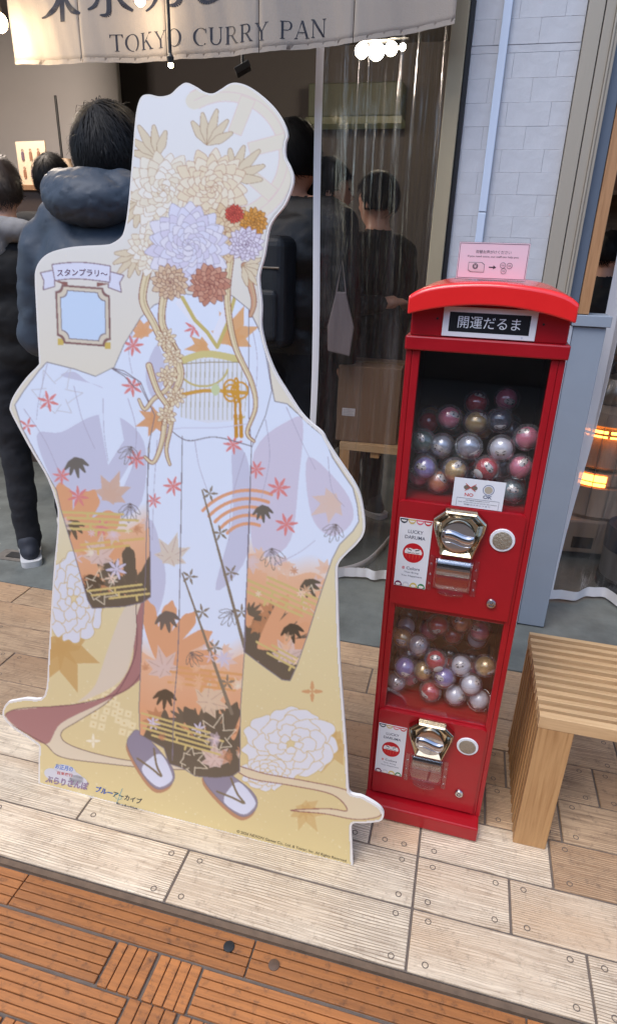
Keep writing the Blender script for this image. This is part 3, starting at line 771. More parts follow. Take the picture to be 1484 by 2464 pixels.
# ------------------------------------------------------------------ clear vinyl curtains
def vinyl(name, x0, x1, y, z0f, z1, amp, freq, label, xs=None, seed=0, edge_l=True, edge_r=False):
    e = empty(name, (0, y, 0), 0, label, 'vinyl curtain')
    rnd = random.Random(seed); ph = [rnd.uniform(0, 6) for _ in range(5)]
    creases = [(x0 + (x1 - x0) * rnd.random(), rnd.choice([-1, 1]) * rnd.uniform(.004, .011), rnd.uniform(.005, .010), rnd.uniform(-.02, .02)) for _ in range(int((x1 - x0) * 34))]
    def off(x, z):
        cr_ = sum(h_ * math.exp(-((x - cx_ - sl_ * (z - 1.2)) / w_) ** 2) for cx_, h_, w_, sl_ in creases)
        return cr_ * min(1.0, 0.12 + z * 0.8) + amp * (0.35 + 0.65 * (z1 - z) / z1) * 1.9 * (noise.noise(Vector((x * freq * .33, z * .5, ph[0]))) + .45 * noise.noise(Vector((x * freq * .9, z * .9, ph[1]))) + .2 * noise.noise(Vector((x * freq * 2.1, z * 1.6, ph[2]))))
    def off_regular(x, z):
        k = 0.35 + 0.65 * (z1 - z) / z1
        return amp * k * (math.sin(x * freq + ph[0] + 0.4 * math.sin(z * 2 + ph[1])) + 0.5 * math.sin(x * freq * 2.3 + ph[2] + 0.7 * z) + 0.22 * math.sin(x * freq * 5.1 + ph[3] - z * 1.3))
    def P(a, b):
        x = x0 + (x1 - x0) * a; zz = z0f(x) + (z1 - z0f(x)) * b
        yo = off(x, zz)
        sw = (1 - b) * 0.0
        return (x + 0.02 * math.sin(zz * 3 + ph[4]) * (1 - b) + sw, yo, zz)
    MB().grid(P, 230, 40).build('sheet', vinyl_m, e, smooth='all')
    MB().grid(lambda a, b: tuple(np.array(P(a, b * 0.018)) + np.array((0, -0.002, 0))), 110, 2).build('bottom_hem', hem_m, e, smooth='all')
    if edge_l: MB().grid(lambda a, b: tuple(np.array(P(a * 0.055, b)) + np.array((0, -0.002, 0))), 3, 40).build('side_hem', hem_m, e, smooth='all')
    if edge_r: MB().grid(lambda a, b: tuple(np.array(P(1 - a * 0.02, b)) + np.array((0, -0.002, 0))), 3, 40).build('side_hem', hem_m, e, smooth='all')
    return e, P
vinyl('vinyl_curtain', -0.640, -0.150, 2.52, lambda x: 0.012 + 0.004 * math.sin(x * 15), 2.62, 0.045, 13, 'clear vinyl curtain with white hems hanging left of the beige door frame', seed=2)
vinyl('vinyl_curtain', 0.452, 1.50, 2.56, lambda x: 0.012, 2.62, 0.11, 7, 'clear vinyl curtain hanging behind the grey blue panel on the right', seed=5, edge_l=True)
# hem lying on the concrete where the left curtain reaches the floor
def hemstrip(pts, w, label):
    c = catmull(pts, 8, False)
    mb = MB()
    mb.grid(lambda a, b: (c[min(int(a * (len(c) - 1)), len(c) - 1)][0], c[min(int(a * (len(c) - 1)), len(c) - 1)][1] - b * 0.006, 0.004 + w * b), len(c) - 1, 1)
    o = mb.build('trailing_hem', hem_m, smooth='all')
    md = o.modifiers.new('solid', 'SOLIDIFY'); md.thickness = 0.002
    tag(o, label, 'vinyl hem')
hemstrip([(-0.475, 2.53), (-0.40, 2.60), (-0.345, 2.70), (-0.305, 2.86), (-0.28, 2.98), (-0.22, 3.02)], 0.045, 'white vinyl hem curling on the concrete between cutout and red machine')

# ================================================================== PRINTED STANDEE (plain autumn kimono artwork)
ST_LOC = (-1.029, 1.094, 0.0); ST_ROT = -0.00906
SH = hmap((0.0008263404, -0.00015445361, 0.21264272, 0.00025153695, -0.00095679272, 1.7796583, 0.00016277414, -0.00023272999))
standee = empty('standee', ST_LOC, ST_ROT, 'tall die-cut cardboard standee printed with an autumn leaf kimono on gold', 'cardboard standee')
outline = [(93, 1887), (95, 1795), (69, 1776), (32, 1752), (10, 1728), (8, 1710), (18, 1691), (40, 1685), (63, 1681), (108, 1673), (118, 1570), (129, 1390), (138, 1290), (140, 1247), (137, 1215), (115, 1151), (80, 1091), (48, 1033), (27, 992),
           (25, 976), (35, 950), (64, 909), (92, 880), (95, 868), (92, 817), (88, 740), (85, 676), (87, 648), (99, 625), (121, 608), (158, 597), (197, 592), (254, 589), (273, 584), (293, 569), (302, 544), (310, 487), (319, 380), (326, 290),
           (333, 250), (343, 231), (360, 227), (385, 232), (410, 227), (430, 209), (448, 199), (468, 206), (490, 220), (512, 225), (533, 214), (552, 202), (570, 199), (597, 207), (627, 227), (660, 259), (683, 295), (692, 325), (687, 345), (687, 376), (699, 402), (706, 425),
           (703, 451), (686, 493), (660, 526), (647, 555), (637, 614), (627, 650), (624, 675), (630, 734), (629, 783), (637, 825), (650, 865), (668, 905), (695, 948), (712, 975), (726, 995), (744, 1014), (775, 1040), (787, 1062), (807, 1094), (835, 1135), (854, 1164), (868, 1196),
           (877, 1250), (875, 1285), (858, 1310), (832, 1335), (815, 1357), (812, 1390), (817, 1570), (826, 1700), (834, 1811), (838, 1890), (842, 1908), (855, 1914), (873, 1918), (909, 1939), (922, 1955), (922, 1968), (912, 1977), (878, 1981), (848, 1983), (846, 2010), (849, 2087)]
oc = [outline[0]] + catmull(outline[1:-1], 4, False) + [outline[-1]]
fo = [SH(*p) for p in oc]
core = MB(); core.prism(fo, 0.0, 0.008)
core.build('board', board_m, standee)

# --- the print: colours laid on a fine grid of points
PW, PH = 940, 2110
cv = np.zeros((PH, PW, 3), np.float32)
def inside(pts):
    pts = np.array(pts, float)
    x0, x1 = int(max(pts[:, 0].min(), 0)), int(min(pts[:, 0].max() + 2, PW)); y0, y1 = int(max(pts[:, 1].min(), 0)), int(min(pts[:, 1].max() + 2, PH))
    if x1 <= x0 or y1 <= y0: return None
    gx, gy = np.meshgrid(np.arange(x0, x1) + 0.5, np.arange(y0, y1) + 0.5)
    m = np.zeros(gx.shape, bool)
    n = len(pts); j = n - 1
    for i in range(n):
        xi, yi = pts[i]; xj, yj = pts[j]
        if yi != yj:
            c = ((yi > gy) != (yj > gy)) & (gx < (xj - xi) * (gy - yi) / (yj - yi) + xi)
            m ^= c
        j = i
    return m, x0, x1, y0, y1
def fill(pts, c, mask=None, alpha=1.0):
    r = inside(pts)
    if r is None: return
    m, x0, x1, y0, y1 = r
    if mask is not None: m = m & mask[y0:y1, x0:x1]
    a = cv[y0:y1, x0:x1]
    a[m] = a[m] * (1 - alpha) + np.array(c, np.float32) * alpha
def region(pts):
    M = np.zeros((PH, PW), bool); r = inside(pts)
    if r is not None:
        m, x0, x1, y0, y1 = r; M[y0:y1, x0:x1] = m
    return M
def stroke(pts, w, c, mask=None, alpha=1.0, w1=None):
    n = len(pts)
    for i in range(n - 1):
        (ax, ay), (bx, by) = pts[i], pts[i + 1]
        ww = w if w1 is None else w + (w1 - w) * i / max(n - 1, 1)
        h = max(ww / 2, 0.7)
        x0, x1 = int(max(min(ax, bx) - h - 1, 0)), int(min(max(ax, bx) + h + 2, PW)); y0, y1 = int(max(min(ay, by) - h - 1, 0)), int(min(max(ay, by) + h + 2, PH))
        if x1 <= x0 or y1 <= y0: continue
        gx, gy = np.meshgrid(np.arange(x0, x1) + 0.5, np.arange(y0, y1) + 0.5)
        dx, dy = bx - ax, by - ay; L2 = dx * dx + dy * dy + 1e-9
        t = np.clip(((gx - ax) * dx + (gy - ay) * dy) / L2, 0, 1)
        m = (gx - ax - t * dx) ** 2 + (gy - ay - t * dy) ** 2 < h * h
        if mask is not None: m &= mask[y0:y1, x0:x1]
        a = cv[y0:y1, x0:x1]; a[m] = a[m] * (1 - alpha) + np.array(c, np.float32) * alpha
def rotp(pts, cx, cy, a, s=1.0):
    ca, sa = math.cos(a), math.sin(a)
    return [(cx + s * (x * ca - y * sa), cy + s * (x * sa + y * ca)) for x, y in pts]
def petal(cx, cy, a, L, w, c, mask=None, tip=0.6, alpha=1.0, edge=None, ew=1.6):
    pts = catmull([(0, 0), (L * 0.3, -w * 0.35), (L * tip, -w * 0.5), (L * 0.93, -w * 0.22), (L, 0), (L * 0.93, w * 0.22), (L * tip, w * 0.5), (L * 0.3, w * 0.35)], 5)
    q = rotp(pts, cx, cy, a)
    if c is not None: fill(q, c, mask, alpha)
    if edge is not None: stroke(q + [q[0]], ew, edge, mask)
def maple(cx, cy, r, rot, c, mask=None, alpha=1.0, vein=None, edge=None):
    for k, (da, l) in enumerate(((0, 1), (0.85, .86), (-0.85, .86), (1.7, .66), (-1.7, .66), (2.5, .42), (-2.5, .42))):
        a = rot + da
        pts = rotp([(0, -r * .10), (r * .45 * l, -r * .20), (r * .62 * l, -r * .13), (r * l, 0), (r * .62 * l, r * .13), (r * .45 * l, r * .20), (0, r * .10)], cx, cy, a)
        if c is not None: fill(pts, c, mask, alpha)
        if edge is not None: stroke(pts[1:-1], 2, edge, mask)
        if vein is not None: stroke([(cx, cy), (cx + r * .8 * l * math.cos(a), cy + r * .8 * l * math.sin(a))], 1.2, vein, mask)
def star(cx, cy, r, c, mask=None, n=5, rot=0.0, alpha=1.0):
    for k in range(n): petal(cx, cy, rot + 2 * PI * k / n, r, r * 0.30, c, mask, 0.45, alpha)
def fan(cx, cy, r, a0, a1, n, c, mask=None, wk=0.8):
    for k in range(n):
        a = a0 + (a1 - a0) * k / (n - 1)
        petal(cx, cy, a, r, r * abs(a1 - a0) / n * wk, c, mask, 0.80)
def sasa(cx, cy, r, rot, c, mask=None, edge=None, n=5):
    for k in range(n):
        a = rot + (k - (n - 1) / 2) * 0.42
        petal(cx, cy, a, r * (1 - 0.12 * abs(k - (n - 1) / 2)), r * 0.24, c, mask, 0.5, 1.0, edge, 1.4)
def mum(cx, cy, r, layers, cols, edge, mask=None, sq=1.0, w=0.36, n0=16):
    rr = random.Random(int(cx * 7 + cy))
    for i in range(layers):
        f = 1 - i / layers
        n = max(int(n0 * (0.55 + 0.45 * f)), 7); off = rr.uniform(0, 6)
        for k in range(n):
            a = off + 2 * PI * k / n + rr.uniform(-.08, .08)
            L = r * f * rr.uniform(.9, 1.04)
            petal(cx, cy, a, L, r * w * (0.55 + 0.45 * f) * rr.uniform(.85, 1.1), cols[(k + i) % len(cols)], mask, 0.72, 1.0, edge, 1.3)
def peony(cx, cy, rx, ry, c, edge, mask=None, seed=1):
    rr = random.Random(seed)
    for lay in range(4):
        f = 1 - lay * 0.24; n = [11, 9, 7, 5][lay]
        for k in range(n):
            a = 2 * PI * k / n + lay * .5
            px, py = cx + rx * f * 0.62 * math.cos(a), cy + ry * f * 0.62 * math.sin(a)
            q = []
            for j in range(14):
                t = 2 * PI * j / 14; rad = rx * 0.36 * f * (1 + 0.16 * math.sin(t * 5 + rr.uniform(0, 6)))
                q.append((px + rad * math.cos(t), py + rad * ry / rx * math.sin(t)))
            q = catmull(q, 4); fill(q, c, mask); stroke(q + [q[0]], 1.8, edge, mask)
def bars(cx, cy, w, ang, c, mask, n=4, sp=13, wd=6):
    rr = random.Random(int(cx + cy))
    for k in range(n):
        o_ = (k - n / 2) * sp; s = rr.uniform(-.25, .25) * w
        p = rotp([(-w / 2 + s, o_), (w / 2 + s, o_)], cx, cy, ang); stroke(p, wd, c, mask)
        q = rotp([(s, o_), (s, o_ + sp)], cx, cy, ang); stroke(q, wd, c, mask)

WHITE = (228, 237, 252); SHADE = (206, 207, 226); ORANGE = (228, 170, 128); DARK = (112, 99, 82); GOLD = (216, 194, 128); CREAM = (236, 226, 204); BROWN = (150, 104, 96); LINE = (136, 126, 134)
PINK = (226, 140, 136); PALE = (224, 198, 186)
# ground of the print: near white at the top through cream to soft gold
yy = np.arange(PH)[:, None]
stops = [0, 420, 700, 1100, 1500, 2110]
cols_ = np.array([(236, 237, 240), (234, 234, 232), (230, 226, 216), (232, 224, 200), (230, 214, 166), (224, 204, 148)], float)
for k in range(3): cv[:, :, k] = np.interp(yy, stops, cols_[:, k])
OUT = region(oc)
rr_ = random.Random(11)
for _ in range(420):
    x, y = rr_.uniform(0, 900), rr_.uniform(600, 2050); s = rr_.uniform(.8, 2.2)
    stroke([(x, y), (x + .1, y)], s * 2, (242, 234, 214), OUT, 0.6)
# dotted lattice in the lower half
for k in range(-14, 30):
    for j in range(0, 60):
        for sgn in (1, -1):
            x = j * 17.0; y = 1400 + k * 130 + sgn * x * 0.62
            if 1380 < y < 2080 and 90 < x < 850: stroke([(x, y), (x + .1, y)], 3.2, (240, 224, 178), OUT, 0.75)
# pale ring motif of a round moon behind the flowers
for rad, wdt in ((150, 42), (150, 2)):
    cpt = [(545 + rad * math.cos(a), 375 + rad * 1.02 * math.sin(a)) for a in np.linspace(-2.1, 1.3, 60)]
    stroke(cpt, wdt, (233, 226, 208) if wdt > 10 else (230, 208, 202), OUT)
for rad in (172, 128):
    stroke([(545 + rad * math.cos(a), 375 + rad * 1.02 * math.sin(a)) for a in np.linspace(-2.1, 1.3, 60)], 2.0, (232, 206, 200), OUT)
for a in (-1.2, -0.25, 0.7):
    q = [(545 + rd * math.cos(a + da), 375 + rd * math.sin(a + da)) for rd, da in ((60, -.28), (150, -.12), (150, .12), (60, .28))]
    fill(q, (233, 226, 208), OUT); stroke(q + [q[0]], 1.6, (232, 206, 200), OUT)
# white peonies and ochre leaves on the gold
OCH = (206, 166, 104)
maple(150, 1560, 115, R(70), OCH, OUT, 0.8); maple(800, 1790, 90, R(160), OCH, OUT, 0.6); maple(735, 1950, 60, R(60), OCH, OUT, 0.5)
peony(180, 1440, 78, 110, (226, 228, 236), (212, 186, 124), OUT, 3)
peony(700, 1790, 118, 90, (228, 229, 234), (214, 190, 130), OUT, 5)
peony(640, 1860, 60, 44, (228, 229, 234), (214, 190, 130), OUT, 9)
for (qx, qy) in ((215, 1685), (258, 1655), (230, 1722), (290, 1712), (262, 1690), (300, 1740), (180, 1700)):
    for (dx, dy) in ((0, 0), (20, 6), (-4, 21), (16, 27)):
        fill(rotp([(-8, -8), (8, -8), (8, 8), (-8, 8)], qx + dx, qy + dy, .25), (240, 226, 184), OUT); stroke([(qx + dx, qy + dy), (qx + dx + .1, qy + dy)], 5, (222, 196, 128), OUT)
for (sx, sy, s, c) in ((226, 1783, 17, (246, 238, 214)), (752, 1664, 25, (214, 164, 116))):
    for a in range(4): petal(sx, sy, a * PI / 2, s, s * .42, c, OUT, 0.25)
# long sash curling down to the left and along the foot
MAUVE = (176, 128, 124)
sash = catmull([(352, 1450), (352, 1580), (318, 1650), (250, 1680), (160, 1698), (60, 1704), (20, 1715), (18, 1735), (60, 1762), (110, 1790), (150, 1822), (260, 1838), (360, 1848), (470, 1852), (470, 1836), (360, 1836), (250, 1818), (165, 1790), (150, 1762), (190, 1735), (260, 1690), (300, 1640), (330, 1560), (330, 1450)], 6)
fill(sash, (228, 214, 188), OUT)
fill(catmull([(352, 1440), (352, 1600), (322, 1650), (250, 1690), (150, 1740), (115, 1790), (60, 1762), (22, 1732), (24, 1712), (120, 1700), (250, 1680), (316, 1600), (326, 1500)], 6), MAUVE, OUT)
fill(catmull([(300, 1466), (330, 1466), (322, 1560), (290, 1640), (190, 1690), (230, 1650), (262, 1560)], 6), (226, 212, 190), OUT)
stroke(sash, 2, (120, 84, 84), OUT)
tail = catmull([(560, 1840), (640, 1862), (740, 1880), (830, 1900), (900, 1935), (916, 1962), (860, 1972), (780, 1958), (700, 1950), (790, 1946), (836, 1950), (800, 1912), (700, 1890), (600, 1872)], 6)
fill(tail, (230, 214, 180), OUT); stroke(tail, 2.4, (150, 92, 88), OUT)
# sandals below the hem
for (fx, fy, rot) in ((364, 1832, 0.95), (556, 1904, 0.72)):
    sole = catmull(rotp([(-72, -22), (20, -34), (62, -26), (74, 0), (60, 28), (10, 34), (-62, 24), (-80, 0)], fx, fy, rot), 6)
    fill([(x - 3, y + 9) for x, y in sole], (190, 142, 108), OUT); fill(sole, (150, 142, 158), OUT); stroke(sole, 2, LINE, OUT)
    fill(catmull(rotp([(2, -30), (58, -22), (68, 0), (56, 24), (6, 30), (-6, 0)], fx, fy, rot), 6), (222, 226, 242), OUT)
    stroke(catmull(rotp([(-20, -24), (16, -6), (44, 0), (16, 8), (-24, 22)], fx, fy, rot), 5, False), 5, (134, 118, 92), OUT)
# kimono pieces
lsl = [(115, 872), (98, 890), (60, 940), (38, 975), (55, 1030), (90, 1095), (138, 1180), (148, 1225), (180, 1330), (213, 1445), (224, 1464), (300, 1460), (345, 1450), (364, 1436), (362, 1300), (356, 1180), (358, 1080), (374, 1000), (340, 920), (300, 893), (272, 886), (232, 906), (180, 888)]
rsl = [(600, 745), (628, 800), (645, 860), (655, 930), (662, 966), (692, 972), (722, 1000), (752, 1028), (782, 1052), (800, 1100), (826, 1140), (850, 1175), (860, 1215), (864, 1255), (850, 1278), (818, 1310), (800, 1345), (775, 1420), (742, 1525), (716, 1600), (699, 1638), (680, 1636), (630, 1600), (588, 1568), (592, 1450), (600, 1300), (606, 1080), (600, 1000)]
body = [(340, 765), (372, 735), (436, 706), (500, 716), (560, 712), (600, 745), (628, 800), (640, 850), (655, 940), (640, 1000), (606, 1078), (598, 1300), (590, 1560), (580, 1700), (578, 1855), (560, 1868), (520, 1872), (472, 1868), (440, 1848), (408, 1838), (396, 1800), (338, 1768), (336, 1700), (342, 1560), (352, 1380), (356, 1180), (362, 1060), (374, 1000), (332, 915), (275, 888), (300, 830)]
KL, KR, KB = region(lsl), region(rsl), region(body)
def grad(Mk, y_or, y_dk, slope, drop_o, seed):
    """white cloth turning orange then dark toward the hem with leafy edges"""
    rr = random.Random(seed)
    ys, xs = np.where(Mk)
    lim = y_or + slope * (xs - xs.mean()) + 14 * np.sin(xs * 0.045 + seed)
    s_ = ys > lim
    tt = np.clip((ys - lim + 45) / 45.0, 0, 1)[:, None]; f_ = (ys > lim - 45)
    cv[ys[f_], xs[f_]] = (np.array(WHITE) * (1 - tt) + np.array((238, 214, 196)) * tt)[f_]
    t2 = np.clip((ys - lim) / 150.0, 0, 1)[:, None]
    cv[ys[s_], xs[s_]] = (np.array((236, 190, 154)) * (1 - t2) + np.array(ORANGE) * t2)[s_]
    lim2 = y_dk + slope * (xs - xs.mean()) + 22 * np.sin(xs * 0.06 + seed * 2) + 12 * np.sin(xs * .17)
    s2 = ys > lim2
    cv[ys[s2], xs[s2]] = DARK
    for _ in range(15):
        i_ = rr.randrange(len(xs)); x_ = float(xs[i_]); y_ = y_dk + slope * (x_ - xs.mean()) + rr.uniform(-26, 26)
        if rr.random() < .6: sasa(x_, y_, rr.uniform(26, 48), rr.uniform(-2.6, -.5), (118, 104, 86), Mk)
        else: maple(x_, y_, rr.uniform(22, 40), rr.uniform(0, 6), (196, 140, 100), Mk, .9)
    for _ in range(9):
        i_ = rr.randrange(len(xs)); x_ = float(xs[i_]); y_ = y_or + slope * (x_ - xs.mean()) + rr.uniform(-34, 16)
        maple(x_, y_, rr.uniform(20, 38), rr.uniform(0, 6), rr.choice([(236, 196, 166), (232, 180, 140), (226, 204, 200)]), Mk, .75)
for Mk in (KB, KL, KR): cv[Mk] = WHITE
grad(KL, 1262, 1400, 0.02, 0, 1); grad(KR, 1372, 1512, 0.32, 0, 2); grad(KB, 1580, 1745, 0.05, 0, 3)
KT = KL | KR | KB
# folds as flat tone shapes
for q in ([(300, 1010), (230, 1000), (150, 1040), (90, 1050), (140, 1180), (200, 1240), (330, 1230), (352, 1080)], [(150, 905), (230, 925), (250, 935), (212, 918), (180, 895)]):
    fill(catmull(q, 5), SHADE, KL & (cv[:, :, 2] > 200))
fill([(240, 1000), (262, 1120), (300, 1060), (282, 960)], WHITE, KL); fill([(330, 1100), (300, 1170), (262, 1205), (312, 1120)], WHITE, KL)
for q in ([(612, 1090), (700, 1010), (730, 1020), (720, 1150), (700, 1300), (640, 1340), (606, 1300)], [(742, 1100), (830, 1180), (850, 1250), (800, 1290), (750, 1240)]):
    fill(catmull(q, 5), (214, 208, 224), KR & (cv[:, :, 2] > 200))
for q in ([(560, 1080), (600, 1120), (598, 1330), (520, 1420), (560, 1250)], [(362, 1250), (400, 1380), (380, 1480), (350, 1480)], [(380, 830), (400, 900), (372, 960), (352, 900)]):
    fill(catmull(q, 5), SHADE, KB & (cv[:, :, 2] > 200))
# fans of rounded petals at the colour edges
fan(160, 1310, 150, R(-95), R(5), 4, ORANGE, KL); fan(380, 1590, 150, R(-100), R(20), 6, ORANGE, KB, 0.7); fan(620, 1560, 150, R(-60), R(-5), 4, ORANGE, KR)
fan(320, 1440, 130, R(-130), R(-60), 3, DARK, KL, 0.6); fan(520, 1830, 150, R(-170), R(-70), 5, DARK, KB, 0.7)
for k in range(5): stroke([(600 + rd * math.cos(a), 1330 + rd * math.sin(a)) for rd in [70 + k * 20 - 60 * 0] for a in np.linspace(-2.4, -1.2, 24)], 8, (230, 168, 128), KR | KB)
# leaves
maple(130, 960, 85, R(-60), None, KL, edge=(206, 206, 214)); star(118, 966, 26, PINK, KL, 6, .3); star(68, 1025, 22, PINK, KL, 5)
for (x, y, r, m_) in ((322, 832, 26, KB), (320, 930, 26, KL), (330, 1105, 24, KL), (418, 1170, 24, KB), (562, 1070, 24, KB), (468, 790, 24, KB), (618, 1130, 22, KR), (672, 1175, 28, KR), (690, 1262, 28, KR), (190, 1195, 26, KL), (244, 1270, 22, KL), (372, 1205, 18, KB), (538, 1585, 20, KB), (370, 1740, 18, KB), (480, 1755, 18, KB), (150, 1145, 22, KL), (282, 1370, 26, KL)):
    star(x, y, r, PINK if y < 1350 else (214, 206, 222), m_, 5 if x % 2 else 7, x * .1)
for (x, y, r, a, c, m_) in ((268, 1190, 62, -1.2, (216, 182, 160), KL), (238, 1340, 60, -1.4, PALE, KL), (412, 1340, 62, -1.3, (222, 208, 190), KB), (800, 1210, 60, 2.6, (226, 200, 184), KR), (395, 1610, 60, -1.8, PALE, KB), (500, 1690, 66, -0.6, (226, 200, 170), KB), (518, 1830, 52, -1.6, PALE, KB), (690, 1580, 56, -1.2, PALE, KR), (560, 810, 80, -1.2, (226, 172, 118), KB), (490, 835, 46, 3.0, (226, 172, 118), KB), (345, 800, 44, -1.9, (230, 172, 124), KB), (375, 1010, 52, 2.8, (222, 164, 116), KL | KB)):
    maple(x, y, r, a, c, m_, 0.92, vein=None if y < 1300 else (196, 160, 140))
for (x, y, r, a, c, m_) in ((182, 1100, 52, R(80), (118, 112, 104), KL), (170, 1252, 50, R(70), (112, 98, 78), KL), (218, 1382, 56, R(85), (100, 84, 66), KL), (400, 1470, 54, R(80), (124, 110, 98), KB), (400, 1658, 50, R(95), (100, 84, 66), KB), (632, 1215, 44, R(85), (116, 108, 96), KR), (735, 1395, 50, R(60), (104, 94, 78), KR), (700, 1500, 50, R(80), (90, 78, 62), KR)):
    sasa(x, y, r, a, c, m_)
for (x, y, r, a, m_) in ((318, 1075, 46, R(110), KL), (315, 1212, 46, R(95), KL), (460, 1570, 40, R(60), KB), (655, 1320, 52, R(85), KR), (810, 1262, 46, R(110), KR), (562, 1470, 44, R(130), KB)):
    sasa(x, y, r, a, None, m_, edge=(122, 110, 104))
for (x, y, r, a, m_) in ((235, 1420, 60, -.6, KL), (520, 1780, 64, -1.3, KB), (455, 1830, 50, .4, KB), (745, 1440, 50, .3, KR)):
    maple(x, y, r, a, None, m_, edge=(226, 212, 184))
# gold mist bars
bars(240, 1262, 170, 0.04, GOLD, KL, 4); bars(240, 1320, 150, -0.1, (224, 190, 120), KL, 2); bars(300, 1430, 130, -0.12, GOLD, KL, 3, 12, 5)
bars(680, 1440, 190, 0.42, GOLD, KR, 5); bars(690, 1590, 130, 0.5, GOLD, KR, 3, 11, 5)
bars(500, 1640, 160, 0.12, (226, 170, 112), KB, 4); bars(430, 1770, 170, 0.28, GOLD, KB, 5, 11, 5)
# bamboo
for (x0, y0, x1, y1) in ((488, 1180, 590, 1560), (440, 1380, 560, 1720)):
    n = 8
    for k in range(n):
        a, b = k / n, (k + 0.93) / n
        stroke([(x0 + (x1 - x0) * a, y0 + (y1 - y0) * a), (x0 + (x1 - x0) * b, y0 + (y1 - y0) * b)], 4 + 5 * a, (142, 128, 108), KB)
        if k % 2 == 0: star(x0 + (x1 - x0) * a + 18, y0 + (y1 - y0) * a + 8, 20, (146, 132, 112), KB, 5, k)
# collar in gold-edged bands, obi and cord
fill([(436, 706), (424, 730), (520, 852), (530, 838)], (236, 238, 248), KB); fill([(556, 700), (574, 716), (540, 800), (512, 852), (500, 834)], (236, 238, 248), KB)
stroke([(440, 716), (470, 770), (500, 800), (524, 836)], 9, (206, 190, 120), KB); stroke([(566, 716), (548, 780), (524, 836)], 9, (206, 190, 120), KB)
OB = region([(436, 862), (580, 862), (596, 930), (590, 1012), (500, 1018), (436, 1004)])
cv[OB] = (228, 232, 240)
for x in range(440, 600, 11): stroke([(x, 866), (x - 2, 1010)], 2.2, (188, 184, 164), OB)
for (x, y, a) in ((490, 880, .2), (560, 960, -.8), (470, 980, 1.2)):
    stroke([(x + 60 * math.cos(t), y + 50 * math.sin(t)) for t in np.linspace(a, a + 2.2, 20)], 5, (206, 192, 128), OB)
stroke(catmull([(440, 868), (500, 852), (580, 866)], 6, False), 17, (216, 204, 140), KB); stroke(catmull([(440, 876), (510, 872), (580, 872)], 6, False), 2, (150, 130, 80), KB)
stroke(catmull([(432, 952), (500, 940), (592, 946)], 6, False), 9, (214, 164, 78), KB)
for (x, y) in ((520, 938),): fill(catmull(rotp([(-11, 0), (0, -15), (11, 0), (0, 15)], x, y, 0), 5), (206, 216, 170), KB)
for a in range(5):
    stroke([(566 + 20 * math.cos(t) * math.cos(a * 1.25) + 12 * math.cos(a * 1.25), 940 + 20 * math.sin(t) + 10 * math.sin(a * 1.25)) for t in np.linspace(0, 6.3, 16)], 5, (214, 160, 66), KB)
for dx in (-6, 6):
    stroke([(572 + dx, 960), (574 + dx, 1000), (576 + dx, 1050)], 6, (206, 150, 60), KB | KR, 1, 13)
# scattered small blossoms and fold lines
rs = random.Random(5)
for Mk, (x0_, x1_, y0_, y1_) in ((KL, (150, 350, 1250, 1450)), (KR, (600, 850, 1330, 1620)), (KB, (345, 590, 1560, 1860))):
    for _ in range(13):
        x, y = rs.uniform(x0_, x1_), rs.uniform(y0_, y1_)
        c = rs.choice([(244, 214, 190), (226, 206, 214), (236, 190, 150), (206, 146, 108), (240, 228, 206)])
        if rs.random() < .5: star(x, y, rs.uniform(7, 16), c, Mk, rs.choice([5, 6, 7]), rs.uniform(0, 6), .85)
        else: maple(x, y, rs.uniform(14, 30), rs.uniform(0, 6), c, Mk, .55)
for pts_, Mk in (([(116, 876), (96, 960), (90, 1010)], KL), ([(180, 930), (200, 1010), (230, 1080)], KL), ([(250, 960), (252, 1040), (262, 1110)], KL), ([(310, 960), (330, 1040), (320, 1130)], KL), ([(60, 985), (110, 1060), (150, 1150)], KL),
                 ([(690, 980), (730, 1070), (760, 1130)], KR), ([(640, 1010), (650, 1100), (630, 1200)], KR), ([(790, 1100), (800, 1180), (830, 1220)], KR), ([(660, 1360), (720, 1330), (760, 1300)], KR),
                 ([(380, 1060), (372, 1180), (368, 1300)], KB), ([(470, 1060), (480, 1120), (500, 1180)], KB), ([(590, 1090), (560, 1200), (552, 1300)], KB), ([(320, 800), (312, 850), (320, 900)], KB), ([(610, 800), (620, 860), (618, 930)], KB)):
    stroke(catmull(pts_, 8, False), 2.0, (176, 170, 190), Mk, .8, .6)
# seams and outlines
stroke(catmull([(440, 1050), (436, 1300), (430, 1560), (420, 1700), (416, 1830)], 6, False), 2.4, LINE, KB)
stroke(catmull([(398, 1022), (450, 1060), (520, 1052), (606, 1074)], 6, False), 2.6, LINE, KB)
stroke(catmull([(392, 1040), (440, 1030), (520, 1030), (600, 1020)], 6, False), 2.0, SHADE, KB)
for ps in (lsl, rsl): stroke(ps + [ps[0]], 2.2, LINE, OUT)
stroke(body + [body[0]], 2.0, LINE, OUT)
stroke([(272, 888), (300, 905), (328, 935)], 2.4, LINE, KT); stroke([(655, 940), (690, 972)], 2.0, LINE, KT)
